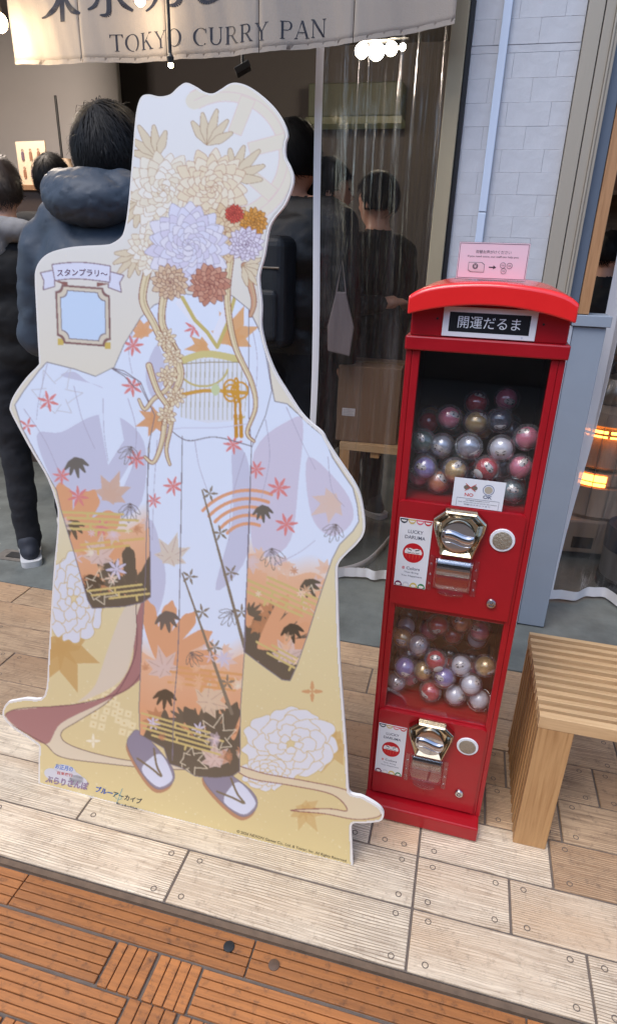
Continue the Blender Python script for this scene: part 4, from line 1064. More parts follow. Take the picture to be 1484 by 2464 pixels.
# cream flowers massed above the collar, with hanging ribbons on both sides
CR = [(240, 234, 218), (236, 227, 206), (242, 238, 228)]; ED = (200, 170, 138)
def ribbon(pts, w0, w1, c=(232, 218, 182), e=(160, 108, 88)):
    pp = catmull(pts, 8, False)
    stroke(pp, w0 + 5, e, OUT, 1, w1 + 4); stroke(pp, w0, c, OUT, 1, w1)
    stroke([(x + w0 * .16, y) for x, y in pp], w0 * .22, (206, 186, 146), OUT, 1, w1 * .2)
ribbon([(360, 640), (345, 720), (372, 780), (400, 840)], 16, 12)
ribbon([(398, 700), (392, 780), (430, 860), (408, 930), (372, 960), (350, 985), (336, 962)], 15, 4)
ribbon([(402, 820), (436, 900), (404, 980), (392, 1060), (372, 1112), (350, 1100)], 17, 4)
ribbon([(360, 880), (380, 940), (414, 1000), (402, 1080), (410, 1118)], 12, 4)
for (x, y) in ((400, 815), (418, 860), (404, 905), (424, 955), (402, 1000)):
    mum(x, y, 27, 3, [(238, 228, 200), (232, 218, 184)], (176, 132, 104), OUT, n0=9)
ribbon([(556, 620), (548, 720), (566, 830), (606, 920), (616, 980), (596, 1040), (612, 1062)], 14, 4)
ribbon([(590, 640), (612, 720), (604, 760)], 14, 6, c=(212, 168, 138))
for (x, y, r, a) in ((340, 480, 92, 2.6), (560, 430, 96, -.8), (330, 610, 70, 2.3), (585, 640, 66, .5), (380, 380, 90, -2.1), (500, 350, 90, -1.3)):
    sasa(x, y, r, a, (226, 212, 184), OUT, edge=(176, 140, 106), n=5)
mum(395, 460, 96, 6, CR, ED, OUT); mum(510, 450, 92, 6, [(236, 222, 194), (240, 230, 208)], (196, 154, 124), OUT)
mum(545, 560, 74, 5, [(226, 204, 168), (232, 216, 182)], (176, 126, 96), OUT)
mum(370, 600, 66, 5, CR, ED, OUT)
mum(455, 590, 104, 7, [(226, 226, 242), (232, 230, 240), (220, 216, 234)], (176, 168, 186), OUT, n0=18)
mum(410, 680, 46, 4, [(214, 184, 152), (224, 200, 170)], BROWN, OUT); mum(505, 685, 52, 4, [(196, 140, 118), (210, 160, 136)], (140, 84, 76), OUT)
mum(612, 535, 36, 4, [(214, 150, 66), (222, 164, 88)], (150, 100, 50), OUT); mum(565, 515, 24, 4, [(222, 104, 84), (210, 90, 76)], (150, 60, 52), OUT)
mum(592, 588, 44, 5, [(220, 212, 228), (232, 226, 238)], (146, 124, 146), OUT)
# stamp frame
def off_oct(x0, y0, x1, y1, c, tl=0.0):
    pts = []
    for (cx_, cy_, a0) in ((x0, y0, 90), (x1, y0, 180), (x1, y1, 270), (x0, y1, 0)):
        aa = np.linspace(R(a0), R(a0 - 90), 7)
        for a in aa: pts.append((cx_ + c * math.cos(a), cy_ + c * math.sin(a)))
    return pts
def quadmap(u, v):
    a = np.array([134, 684.0]); b = np.array([266, 694.0]); d = np.array([140, 826.0]); c = np.array([269, 836.0])
    p = (1 - u) * (1 - v) * a + u * (1 - v) * b + u * v * c + (1 - u) * v * d
    return (p[0], p[1])
def frame_poly(m, ccut):
    q = off_oct(m, m, 1 - m, 1 - m, ccut); return [quadmap(u, v) for u, v in q]
for (cx_, cy_) in ((0.06, 0.98), (0.94, 0.98)):
    x, y = quadmap(cx_, cy_); fill([(x - 7, y - 9), (x + 7, y - 9), (x + 7, y + 7), (x - 7, y + 7)], (214, 188, 104), OUT)
fill(frame_poly(0.0, .12), (142, 108, 104), OUT); fill(frame_poly(0.035, .12), (222, 212, 192), OUT)
fill(frame_poly(0.085, .13), (130, 112, 118), OUT); fill(frame_poly(0.10, .13), (206, 225, 248), OUT)
# banner
BL_ = (140, 112, 124)
def polyl(pts, c): fill(pts, c, OUT); stroke(pts + [pts[0]], 2.6, BL_, OUT)
polyl([(99, 657), (132, 650), (134, 690), (106, 698), (108, 676)], (226, 228, 244)); polyl([(266, 654), (300, 663), (290, 681), (294, 704), (262, 692)], (226, 228, 244))
fill([(133, 676), (165, 679), (165, 690)], BROWN, OUT); fill([(235, 680), (265, 683), (235, 691)], BROWN, OUT)
ban = [(127, 637)] + catmull([(127, 637), (160, 633), (200, 632), (240, 636), (268, 641)], 5, False) + [(266, 680)] + catmull([(266, 680), (230, 675), (200, 672), (165, 672), (134, 676)], 5, False)
polyl(ban, (228, 230, 246))

cvl = cv / 255.0
cvl = np.where(cvl <= 0.04045, cvl / 12.92, ((cvl + 0.055) / 1.055) ** 2.4)
stp = 2
gy_, gx_ = np.arange(186, 2098, stp), np.arange(2, 932, stp)
er = OUT.copy()
for dx, dy in ((4, 0), (-4, 0), (0, 4), (0, -4), (3, 3), (-3, -3), (3, -3), (-3, 3)): er &= np.roll(np.roll(OUT, dx, 1), dy, 0)
idx = -np.ones((len(gy_), len(gx_)), int); vs = []; cs = []
for j, y in enumerate(gy_):
    for i, x in enumerate(gx_):
        if er[min(y, PH - 1), min(x, PW - 1)]:
            idx[j, i] = len(vs); u, w = SH(x, y); vs.append((u, 0.0, w))
            cs.append(cvl[y - 1:y + 2, x - 1:x + 2].reshape(-1, 3).mean(0))
fs = []
ok = (idx[:-1, :-1] >= 0) & (idx[1:, :-1] >= 0) & (idx[:-1, 1:] >= 0) & (idx[1:, 1:] >= 0)
for j, i in zip(*np.where(ok)): fs.append((idx[j, i], idx[j + 1, i], idx[j + 1, i + 1], idx[j, i + 1]))
me = bpy.data.meshes.new('printed_artwork'); me.from_pydata(vs, [], fs); me.materials.append(print_m)
ca = me.color_attributes.new('print', 'FLOAT_COLOR', 'POINT')
arr = np.ones((len(vs), 4), np.float32); arr[:, :3] = np.array(cs); ca.data.foreach_set('color', arr.ravel())
art = link('printed_artwork', me, standee); art.location = (0, -0.0006, 0); tag(art, kind='stuff')
# lettering on the print
tp = Print()
def stext(body, x0, y0, x1, y1, h, c, bold=0.0, curve=0.0, layer=1):
    """lettering along the drafting line x0,y0 - x1,y1"""
    v_, f_ = text_shape(body, bold)
    a0 = min(v[0] for v in v_); a1 = max(v[0] for v in v_); b0 = min(v[1] for v in v_); b1 = max(v[1] for v in v_)
    b = len(tp.v)
    dx, dy = x1 - x0, y1 - y0; L = math.hypot(dx, dy)
    for (u, w) in v_:
        s = (u - a0) / (a1 - a0); t = (w - b0) / (b1 - b0) * h
        px = x0 + dx * s + dy / L * t; py = y0 + dy * s - dx / L * t - curve * 4 * s * (1 - s)
        m = SH(px, py); tp.v.append((m[0], -layer * 0.00012, m[1]))
    for f in f_: tp.f.append(tuple(b + i for i in f)); tp.c.append(lin(c))
stext('スタンプラリ〜', 139, 665, 260, 668, 17, (128, 104, 122), 0.006, curve=3)
stext('ブルーアーカイブ', 230, 1904, 340, 1935, 14, (48, 56, 74), 0.02)
stext('ブルー', 230, 1904, 271, 1915, 14.6, (46, 98, 190), 0.022, layer=2)
stext('BlueArchive', 280, 1936, 331, 1949, 7, (48, 50, 60), 0.01)
tp.ring(*SH(285, 1916), 0.010, 0.0112, (90, 170, 190), 3, 20)
tp.line([SH(296, 1896), SH(282, 1932)], 0.0012, (90, 170, 190), 3)
stext('© 2026 NEXON Games Co., Ltd. & Yostar, Inc. All Rights Reserved.', 569, 2004, 834, 2076, 8.5, (96, 84, 66), 0.006)
for (x, y, rx, ry) in ((160, 1868, 42, 19), (128, 1862, 20, 14), (190, 1880, 22, 15), (158, 1852, 26, 13)):
    q = [SH(x + rx * math.cos(a), y + ry * math.sin(a) + (x - 160) * 0 + rx * .18 * math.cos(a)) for a in np.linspace(0, 6.28, 24)[:-1]]
    tp.poly(q[::-1], (214, 214, 222), 1 + (x % 3) )
stext('お正月の', 134, 1848, 176, 1857, 12, (82, 128, 206), 0.02, layer=5)
stext('百鬼夜行', 138, 1862, 176, 1869, 8, (200, 96, 96), 0.02, layer=5)
stext('ぶらりさんぽ', 110, 1882, 212, 1901, 19, (150, 128, 156), 0.04, layer=5)
tp.build('lettering', standee, (0, -0.0010, 0))
# folding prop behind the board
MB().box(0.25, 0.65, 0.0082, 0.0115, 0.02, 1.0).build('back_panel', card_m, standee)
MB().prism([(0.0, 0.0), (0.30, 0.0), (0.0, 0.8)], 0, 0.003, Matrix.Translation((0.45, 0.0115, 0.0)) @ Matrix.Rotation(PI / 2, 4, 'Z')).build('prop', card_m, standee)

# ================================================================== RED CAPSULE MACHINE
MR = -0.0208
mach = empty('capsule_machine', (-0.1250, 1.2423, 0.0), MR, 'tall red two-tier capsule vending machine with white sign and clear windows', 'capsule machine')
D0 = 0.043; D1 = 0.335
def box_part(name, m, *b, bevel=0.003, parent=mach):
    return MB().box(*b).build(name, m, parent, bevel=bevel)
box_part('base_tray', red_m, -0.001, 0.301, 0.0, 0.36, 0.004, 0.049, bevel=0.004)
sk = MB(); sk.box(0.012, 0.040, 0.02, 0.05, 0.0, 0.004).box(0.26, 0.288, 0.02, 0.05, 0.0, 0.004).box(0.012, 0.04, 0.31, 0.34, 0.0, 0.004).box(0.26, 0.288, 0.31, 0.34, 0.0, 0.004)
sk.build('rubber_feet', black_m, mach)
cab = MB()
cab.box(0.000, 0.012, D0, D1, 0.049, 1.240)           # sides
cab.box(0.291, 0.303, D0, D1, 0.049, 1.240)
cab.box(0.012, 0.291, D1 - 0.01, D1, 0.049, 1.240)
cab.box(0.012, 0.028, D0, D0 + 0.018, 0.049, 1.240); cab.box(0.277, 0.291, D0, D0 + 0.018, 0.049, 1.240)
cab.box(0.012, 0.291, D0 + 0.004, D1 - 0.01, 0.640, 0.915)
cab.box(0.012, 0.291, D0 + 0.004, D1 - 0.01, 0.049, 0.345)
cab.build('cabinet', red_m, mach, bevel=0.0025)
MB().box(0.0125, 0.2905, D1 - 0.0155, D1 - 0.0105, 0.346, 0.639).box(0.0125, 0.2905, D1 - 0.0155, D1 - 0.0105, 0.916, 1.239).build('dark_lining', black_m, mach)
MB().box(0.0125, 0.0135, D0 + 0.02, D1 - 0.02, 0.916, 1.239).box(0.2895, 0.2905, D0 + 0.02, D1 - 0.02, 0.916, 1.239).build('dark_lining', black_m, mach)
MB().box(0.0285, 0.2765, D0 + 0.005, D0 + 0.008, 0.9155, 1.2395).build('window_pane', glass_m, mach)
MB().box(0.0285, 0.2765, D0 + 0.005, D0 + 0.008, 0.3455, 0.6395).build('window_pane', glass_m, mach)
box_part('header_ledge', red_m, -0.003, 0.306, D0 - 0.010, D1 + 0.004, 1.2405, 1.268)
box_part('head_box', red_m, 0.004, 0.299, D0 + 0.003, D1 - 0.004, 1.268, 1.335)
for (sx) in (0.055, 0.252): MB().lathe([(0.0022, 0.0), (0.0022, 0.002)], (sx, D0 + 0.0015, 1.302), 'y', 10).build('screw', black_m, mach)
# arched lid
lid = MB()
NL = 24
def lidz(u, top):
    t = (u - 0.1515) / 0.153
    return (1.374 - 0.018 * t * t - 0.012 * abs(t) ** 8) if top else (1.333 - 0.0235 * t * t)
vs = []; fs = []
ysl = [(D0 - 0.030, 0.96), (D0 - 0.024, 0.99), (D0 + 0.01, 1.0), (D1 - 0.02, 1.0), (D1 + 0.004, 0.985)]
ringN = 2 * (NL + 1)
for (yv, k) in ysl:
    for i in range(NL + 1):
        u = -0.0015 + 0.306 * i / NL; zt, zb_ = lidz(u, True), lidz(u, False)
        zt = zb_ + (zt - zb_) * (1 if yv > D0 else (0.97 if k > .97 else .86))
        vs.append((0.1515 + (u - 0.1515) * (1.0 if k > .97 else .992), yv, zt))
    for i in range(NL, -1, -1):
        u = -0.0015 + 0.306 * i / NL
        vs.append((0.1515 + (u - 0.1515) * (1.0 if k > .97 else .992), yv, lidz(u, False)))
for a in range(len(ysl) - 1):
    for i in range(ringN):
        j = (i + 1) % ringN
        fs.append((a * ringN + i, a * ringN + j, (a + 1) * ringN + j, (a + 1) * ringN + i))
fs.append(tuple(range(ringN))[::-1]); fs.append(tuple((len(ysl) - 1) * ringN + i for i in range(ringN)))
lid.add(vs, fs); lid.build('lid', lid_m, mach, smooth=True, bevel=0.003, seg=3, fix=True)
# header sign
sg = MB().box(0.066, 0.240, D0 - 0.002, D0 + 0.0028, 1.2705, 1.3265).build('sign', white_m, mach, bevel=0.001)
p = Print(); p.rect(0.078, 0.228, 1.280, 1.3165, (16, 18, 24), 1); p.text('開運だるま', 0.153, 1.2875, 0.0220, (224, 230, 236), 2, width=0.116)
p.ell(0.2165, 1.2755, 0.002, 0.002, (196, 200, 214), 2, 10)
o = p.build('sign_print', sg, (0, D0 - 0.0021, 0))

def rounded_rect(x0, x1, z0, z1, r, n=5, corners=(1, 1, 1, 1)):
    pts = []
    for (cx, cz, a0, on) in ((x1, z1, 0, corners[1]), (x0, z1, 90, corners[0]), (x0, z0, 180, corners[3]), (x1, z0, 270, corners[2])):
        rr = r if on else 0.0005
        mx = cx - rr if cx == x1 else cx + rr; mz = cz - rr if cz == z1 else cz + rr
        for k in range(n + 1):
            a = R(a0 + 90 * k / n); pts.append((mx + rr * math.cos(a), mz + rr * math.sin(a)))
    return pts

daruma_cols = {'red': (214, 30, 44), 'pink': (236, 120, 146), 'gold': (230, 190, 110), 'white': (238, 238, 244), 'purple': (150, 132, 196), 'silver': (196, 202, 214), 'green': (50, 92, 80), 'navy': (46, 58, 84), 'orange': (232, 136, 76), 'teal': (124, 160, 164)}
def poster(parent, x0, x1, z0, z1, y):
    w, h = x1 - x0, z1 - z0
    b = MB().box(x0, x1, y, y + 0.0012, z0, z1).build('poster', white_m, parent)
    p = Print(); X = lambda a: x0 + w * a; Z = lambda a: z0 + h * a
    cols = [(44, 50, 66), (206, 180, 110), (222, 112, 130), (200, 44, 60)]
    for k in range(4):
        cxk = X(0.135 + 0.243 * k); p.ell(cxk, Z(1.0) - 0.001, w * 0.122, h * 0.068, cols[k], 1, 16, PI, 2 * PI); p.ell(cxk, Z(1.0) - 0.001 - h * .018, w * 0.085, h * 0.026, (232, 230, 226), 2, 14, PI, 2 * PI)
        for s in (-1, 1): p.line([(cxk + s * w * .02, Z(.975)), (cxk + s * w * .06, Z(.982))], w * .012, cols[k], 3)
    p.text('LUCKY', X(.52), Z(.795), h * .050, (88, 92, 108), 1, width=w * .46, bold=0.012)
    p.text('DARUMA', X(.52), Z(.715), h * .050, (88, 92, 108), 1, width=w * .62, bold=0.012)
    cx, cz, r = X(.51), Z(.515), w * .325
    p.ell(cx, cz, r, r * 1.04, (190, 24, 36), 1, 36); 
    p.poly([(cx - r * .80, cz - r * .10), (cx + r * .80, cz - r * .10), (cx + r * .84, cz + r * .12), (cx + r * .70, cz + r * .42), (cx + r * .30, cz + r * .50), (cx, cz + r * .40), (cx - r * .30, cz + r * .50), (cx - r * .70, cz + r * .42), (cx - r * .84, cz + r * .12)], (226, 224, 222), 2)
    for s in (-1, 1):
        p.line([(cx + s * r * .18, cz + r * .26), (cx + s * r * .55, cz + r * .40)], r * .10, (40, 36, 48), 3)
        p.line([(cx + s * r * .20, cz + r * .06), (cx + s * r * .40, cz - r * .02), (cx + s * r * .56, cz + r * .04)], r * .06, (70, 60, 76), 3)
    p.line([(cx - r * .16, cz - r * .04), (cx, cz + r * .03), (cx + r * .16, cz - r * .04)], r * .05, (150, 30, 36), 3)
    for k in range(5):
        bx = cx + (k - 2) * r * .32; p.line([(bx, cz - r * .18), (bx * .92 + cx * .08, cz - r * .78 + abs(k - 2) * r * .14)], r * .10, (214, 72, 52), 3, r * .03)
    p.text('8', X(.25), Z(.262), h * .042, (206, 70, 74), 1, width=w * .08, bold=0.012)
    p.text('Colors', X(.555), Z(.262), h * .044, (96, 98, 114), 1, width=w * .42, bold=0.012)
    p.text('That Bring', X(.51), Z(.205), h * .030, (110, 112, 124), 1, width=w * .46, bold=0.008)
    p.text('You Happiness', X(.53), Z(.150), h * .034, (110, 112, 124), 1, width=w * .66, bold=0.008)
    for k, c in enumerate([(112, 40, 78), (206, 208, 214), (208, 186, 92), (48, 128, 74)]):
        cxk = X(0.135 + 0.243 * k); p.ell(cxk, Z(0.0) + 0.001, w * 0.122, h * 0.070, c, 1, 16, 0, PI); p.ell(cxk, Z(0.0) + 0.002 + h * .016, w * 0.08, h * 0.020, (232, 228, 222), 2, 14)
    p.build('poster_print', b, (0, y - 0.0002, 0))
    return b

def knob(parent, cx, z0, z1, wid):
    """eight-sided chrome bezel with a recessed turning handle"""
    h = z1 - z0; y = D0 - 0.006
    pts = [(-.30, 1), (.31, 1), (.52, .81), (.50, .62), (.34, 0), (-.31, 0), (-.50, .60), (-.52, .79)]
    zc = (z0 + z1) / 2
    def ringpts(k, yv): return [(cx + p_[0] * wid * k, yv, zc + (p_[1] - .5) * h * k) for p_ in pts]
    e = MB(); n = 8
    rings = [ringpts(1.0, y), ringpts(0.97, y - 0.016), ringpts(0.90, y - 0.020), ringpts(0.68, y - 0.008)]
    vs = sum(rings, []); fs = []
    for a in range(3):
        for i in range(n):
            j = (i + 1) % n; fs.append((a * n + i, a * n + j, (a + 1) * n + j, (a + 1) * n + i))
    fs.append(tuple(range(n))); fs.append(tuple(3 * n + i for i in range(n)))
    e.add(vs, fs); b = e.build('bezel', bezel_m, parent, bevel=0.0012, seg=2, fix=True)
    r = wid * 0.335; kz = zc - h * 0.04
    k = MB(); k.lathe([(r, -0.006), (r, -0.014), (r * .96, -0.018), (r * .9, -0.0185), (0.0001, -0.0165)], (cx, y, kz), 'y', 36)
    kb = k.build('dial', chrome_m, b, smooth=True, fix=True)
    hd = MB()
    def P(a, t):
        x = -r * .90 + 2 * r * .90 * a; wv = 0.0045 * math.sin((a - .5) * 5.2)
        hh_ = 0.010 * math.sqrt(max(1 - (2 * t - 1) ** 2, 0)); lim = math.sqrt(max(1 - (x / r) ** 2, 0.02))
        return (cx + x, y - 0.0155 - hh_ * (1.0 * min(1, lim * 1.4)), kz - wv + (t - .5) * 0.021 * (0.8 + .35 * lim))
    hd.grid(P, 20, 12); hd.build('handle', chrome_m, b, smooth='all', fix=True)
    hd = MB()
    hd.tube([(cx - r * .8 + 1.6 * r * q / 10, y - 0.0175, kz - 0.018 - 0.0035 * math.sin((q / 10 - .5) * 5.2)) for q in range(11)], 0.0016, 8)
    hd.build('rib', chrome_m, b, smooth='all')
    return b

def chute(parent, x0, x1, z0, z1):
    y = D0 - 0.006; h = z1 - z0; w = x1 - x0
    b = MB()
    def P(a, t):
        ang = PI * t; return (x0 + 0.003 + (w - 0.006) * a, y + 0.004 - 0.018 * math.sin(ang), z0 + h * 0.08 + h * 0.88 * (0.5 - 0.5 * math.cos(ang)))
    rec = MB().box(x0 + 0.001, x1 - 0.001, y + 0.0045, y + 0.006, z0, z1).build('chute_recess', mat('dark chute', (34, 18, 22), 0.4), parent)
    drum = MB().grid(lambda a, t: (x0 + 0.006 + (w - 0.012) * a, y + 0.004 - 0.012 * math.sin(PI * (.15 + .7 * t)), z1 - 0.008 - h * 0.42 * (1 - t)), 8, 10).build('drum', chrome_m, rec, smooth='all')
    flap = MB()
    flap.grid(P, 10, 18)
    f = flap.build('flap', clear_m, parent, smooth='all')
    md = f.modifiers.new('s', 'SOLIDIFY'); md.thickness = 0.0018
    rim = MB()
    rim.tube([P(0, t / 14) for t in range(15)], 0.0011, 6); rim.tube([P(1, t / 14) for t in range(15)], 0.0011, 6); rim.tube([P(a / 8, 0.02) for a in range(9)], 0.0014, 6); rim.tube([P(a / 8, 0.98) for a in range(9)], 0.0011, 6)
    rim.build('flap_rim', clear_m, f, smooth='all')
    lip = MB().lathe([(0.0001, 0), (w * .34, 0), (w * .34, 0.003), (0.0001, 0.003)], (0, 0, 0), 'z', 24)
    lo = lip.build('lip', clear_m, f); lo.scale = (1, 0.45, 1); lo.location = ((x0 + x1) / 2, y - 0.004, z0 + 0.003)
    for s, xx_ in ((0, x0 - 0.012), (1, x1 + 0.001)):
        hb = MB(); hb.box(xx_, xx_ + 0.011, y - 0.004, y + 0.006, z0 + h * .06, z1 - 0.002)
        hbo = hb.build('hinge_bracket', clear_m, parent, bevel=0.001)
        for q in (.25, .5, .78): MB().ball((xx_ + 0.0055, y - 0.006, z0 + h * q), 0.0034, 10, 8).build('pin', clear_m, hbo, smooth='all')

def front_unit(parent, z0, z1, kz0, kz1, cz, dz0, dz1, lz, pz0, pz1, px0):
    plate = MB().prism(rounded_rect(0.0145, 0.283, z0, z1, 0.010, corners=(1, 1, 0, 0)), D0 - 0.006, D0 + 0.004).build('front_plate', red_m, parent, bevel=0.0025, seg=3)
    knob(parent, 0.150, kz0, kz1, 0.110)
    coin = MB().lathe([(0.0265, 0.0), (0.0265, -0.002), (0.0255, -0.0032), (0.0205, -0.0034)], (0.2425, D0 - 0.006, cz), 'y', 36).build('coin_ring', white_m, parent, smooth=True, fix=True)
    MB().lathe([(0.0204, 0.0), (0.0204, -0.0046), (0.018, -0.0052), (0.0001, -0.0052)], (0.2425, D0 - 0.006, cz), 'y', 32).build('coin_badge', mat('embossed coin', (166, 156, 138), 0.45, metal=0.5, var=0.15, vscale=160, bump=0.8, bscale=260), coin, smooth=True, fix=True)
    chute(parent, 0.107, 0.192, dz0, dz1)
    lk = MB().lathe([(0.0115, 0.0), (0.0115, -0.003), (0.0095, -0.006), (0.0062, -0.0065), (0.006, -0.0040), (0.0035, -0.0040), (0.0033, -0.007), (0.0001, -0.007)], (0.2415, D0 - 0.006, lz), 'y', 24).build('lock', chrome_m, parent, smooth=True, fix=True)
    MB().box(0.2409, 0.2421, D0 - 0.0134, D0 - 0.0125, lz - 0.002, lz + 0.002).build('keyhole', black_m, lk)
    poster(parent, px0, px0 + 0.0725, pz0, pz1, D0 - 0.0078)
front_unit(mach, 0.655, 0.917, 0.804, 0.914, 0.855, 0.703, 0.797, 0.697, 0.706, 0.877, 0.0205)
front_unit(mach, 0.060, 0.339, 0.227, 0.336, 0.280, 0.120, 0.220, 0.121, 0.132, 0.296, 0.0175)
# small notice behind the glass of the upper window
nc = MB().box(0.127, 0.232, D0 - 0.0015, D0 - 0.0002, 0.9185, 0.983).build('notice_card', white_m, mach)
p = Print()
p.text('NO', 0.1605, 0.9435, 0.0075, (206, 84, 76), 1, bold=0.02, width=0.018); p.text('OK', 0.199, 0.9425, 0.0078, (64, 76, 104), 1, bold=0.02, width=0.018)
for dx in (-0.008, 0.008): p.ell(0.162 + dx, 0.9635, 0.0062, 0.0052, (120, 108, 96), 1, 16)
p.line([(0.151, 0.972), (0.173, 0.956)], 0.0016, (196, 90, 80), 3); p.line([(0.173, 0.972), (0.151, 0.956)], 0.0016, (196, 90, 80), 3)
p.ring(0.199, 0.9625, 0.0105, 0.0117, (80, 96, 134), 1); p.ell(0.199, 0.9625, 0.0082, 0.0082, (178, 168, 150), 1, 22)
for (za, zb2) in ((0.9385, 0.9393),): p.rect(0.136, 0.224, za, zb2, (120, 122, 130), 1)
p.rect(0.136, 0.1366, 0.9195, 0.9393, (120, 122, 130), 1); p.rect(0.2234, 0.224, 0.9195, 0.9393, (120, 122, 130), 1)
p.text('100円硬貨のみ使用できます', 0.180, 0.9335, 0.0030, (90, 92, 100), 1, width=0.050)
p.text('Only 100 yen coins can be used for this machine', 0.180, 0.9285, 0.0030, (90, 92, 100), 1, width=0.080)
p.text('両替はスタッフまで', 0.180, 0.9235, 0.0030, (90, 92, 100), 1, width=0.055)
p.build('notice_print', nc, (0, D0 - 0.0018, 0))

# pink notice in an acrylic stand on the lid
Mm = Matrix.Translation((-0.1250, 1.2423, 0)) @ Matrix.Rotation(MR, 4, 'Z')
nl = Mm @ Vector((0.1435, D0 + 0.02, 1.3745))
note = empty('notice_stand', nl, MR, 'small pink coin exchange notice in a clear stand on top of the red machine', 'notice')
MB().box(-0.0645, 0.0645, 0.0018, 0.0032, 0.0005, 0.067).build('acrylic_back', clear_m, note)
MB().box(-0.0645, 0.0645, -0.0015, 0.035, 0.0, 0.0018).build('acrylic_foot', clear_m, note)
pc = MB().box(-0.0635, 0.0635, 0.0004, 0.0016, 0.002, 0.066).build('card', mat('pink card', (228, 196, 206), 0.5), note)
p = Print()
for (a, b, c, d) in ((-.0622, .0622, .0034, .0042), (-.0622, .0622, .0638, .0646), (-.0622, -.0614, .0034, .0646), (.0614, .0622, .0034, .0646)): p.rect(a, b, c, d, (96, 84, 92), 1)
p.text('両替お声がけください', 0, 0.0470, 0.0060, (92, 86, 92), 1, width=0.064)
p.text('If you need coins, our staff can help you', 0, 0.0395, 0.0042, (92, 86, 92), 1, width=0.092, bold=0.004)
for k in (2, 1, 0):
    x, z_ = -0.043 + k * .002, 0.0170 - k * .0015
    p.rect(x, x + 0.026, z_, z_ + 0.0145, (92, 86, 92), 3 - k if k else 4); p.rect(x + 0.0008, x + 0.0252, z_ + .0008, z_ + 0.0137, (220, 194, 200), 6 - k)
p.ell(-0.0300, 0.0245, 0.0052, 0.0052, (110, 100, 106), 8, 18); p.text('¥', -0.0300, 0.0215, 0.006, (220, 194, 200), 9, bold=.01)
p.line([(-0.005, 0.0235), (0.004, 0.0235)], 0.002, (70, 62, 70), 1); p.poly([(0.003, 0.0200), (0.0085, 0.0235), (0.003, 0.0270)], (70, 62, 70), 1)
for (x, z_) in ((0.020, 0.0275), (0.032, 0.0270), (0.0225, 0.0175)):
    p.ring(x, z_, 0.0044, 0.0052, (110, 100, 106), 2, 20); p.text('100', x, z_ - 0.0015, 0.0030, (110, 100, 106), 3)
p.build('card_print', pc, (0, -0.0018 + 0.0020, 0))

# ---- capsules, each one a ball with a little daruma inside
capsule_mesh = MB().ball((0, 0, 0), 0.0298, 28, 18).mesh('shell', shell_m)
capsule_mesh.polygons.foreach_set('use_smooth', [True] * len(capsule_mesh.polygons))
seam_mesh = MB().tube([(0.0299 * math.cos(t), 0.0299 * math.sin(t), 0) for t in np.linspace(0, 2 * PI, 33)], 0.0006, 5, False).mesh('seam', clear_m)
doll_m = {k: mat('doll ' + k, v, 0.3 if k != 'silver' else 0.25, coat=0.5, metal=0.45 if k in ('gold', 'silver', 'teal') else 0.0, var=0.06, vscale=60) for k, v in daruma_cols.items()}
face_m = mat('doll face', (226, 216, 206), 0.5); st_m = mat('round paper sticker', (226, 226, 222), 0.6)
def doll_mesh(k):
    b = MB(); prof = []
    for i in range(11):
        t = i / 10 * PI; r = 0.0240 * math.sin(t) * (1 + 0.10 * math.cos(t)); prof.append((max(r, 0.0002), -0.0235 * math.cos(t)))
    b.lathe(prof, (0, 0, 0), 'z', 20)
    return b.mesh('doll', doll_m[k])
dolls = {k: doll_mesh(k) for k in daruma_cols}
for m_ in dolls.values(): m_.polygons.foreach_set('use_smooth', [True] * len(m_.polygons))
fb = MB(); fb.ball((0, -0.0145, 0.006), (0.0140, 0.0105, 0.0090), 16, 10); face_mesh = fb.mesh('face', face_m)
face_mesh.polygons.foreach_set('use_smooth', [True] * len(face_mesh.polygons))
eb = MB()
for s in (-1, 1): eb.ball((s * 0.006, -0.0245, 0.0065), (0.0022, 0.0012, 0.0022), 8, 6); eb.tube([(s * 0.003, -0.0222, 0.0105), (s * 0.0095, -0.0200, 0.0125)], 0.0009, 5)
eye_mesh = eb.mesh('eyes', black_m)
sm = MB(); sm.grid(lambda a, b: (0.0125 * b * math.cos(2 * PI * a), -math.sqrt(max(0.0303 ** 2 - (0.0125 * b) ** 2, 0)), 0.0125 * b * math.sin(2 * PI * a)), 20, 3); stick_mesh = sm.mesh('sticker', st_m)
def capsule(u, v, z, k, label, rot=None, sticker=False, group=None, simple=False):
    w = Mm @ Vector((u, v, z))
    e = empty('capsule', w, 0, label, 'capsule', group)
    rn = random.Random(int(u * 9999 + z * 7777))
    e.rotation_euler = rot if rot else (rn.uniform(-0.9, 1.0), rn.uniform(-.9, .9), rn.uniform(-1.1, 1.1))
    names = [('shell', capsule_mesh), ('doll', dolls[k])]
    if not simple: names += [('seam', seam_mesh), ('face', face_mesh), ('eyes', eye_mesh)]
    for nm, me_ in names:
        o = bpy.data.objects.new(nm, me_); col.objects.link(o); o.parent = e
        if nm == 'eyes': o.parent = [c for c in e.children if c.name.startswith('face')][0]
    if sticker:
        o = bpy.data.objects.new('sticker', stick_mesh); col.objects.link(o); o.parent = e
        o.rotation_euler = (Matrix.Rotation(sticker[0], 4, 'X') @ Matrix.Rotation(sticker[1], 4, 'Z')).to_euler()
    return e
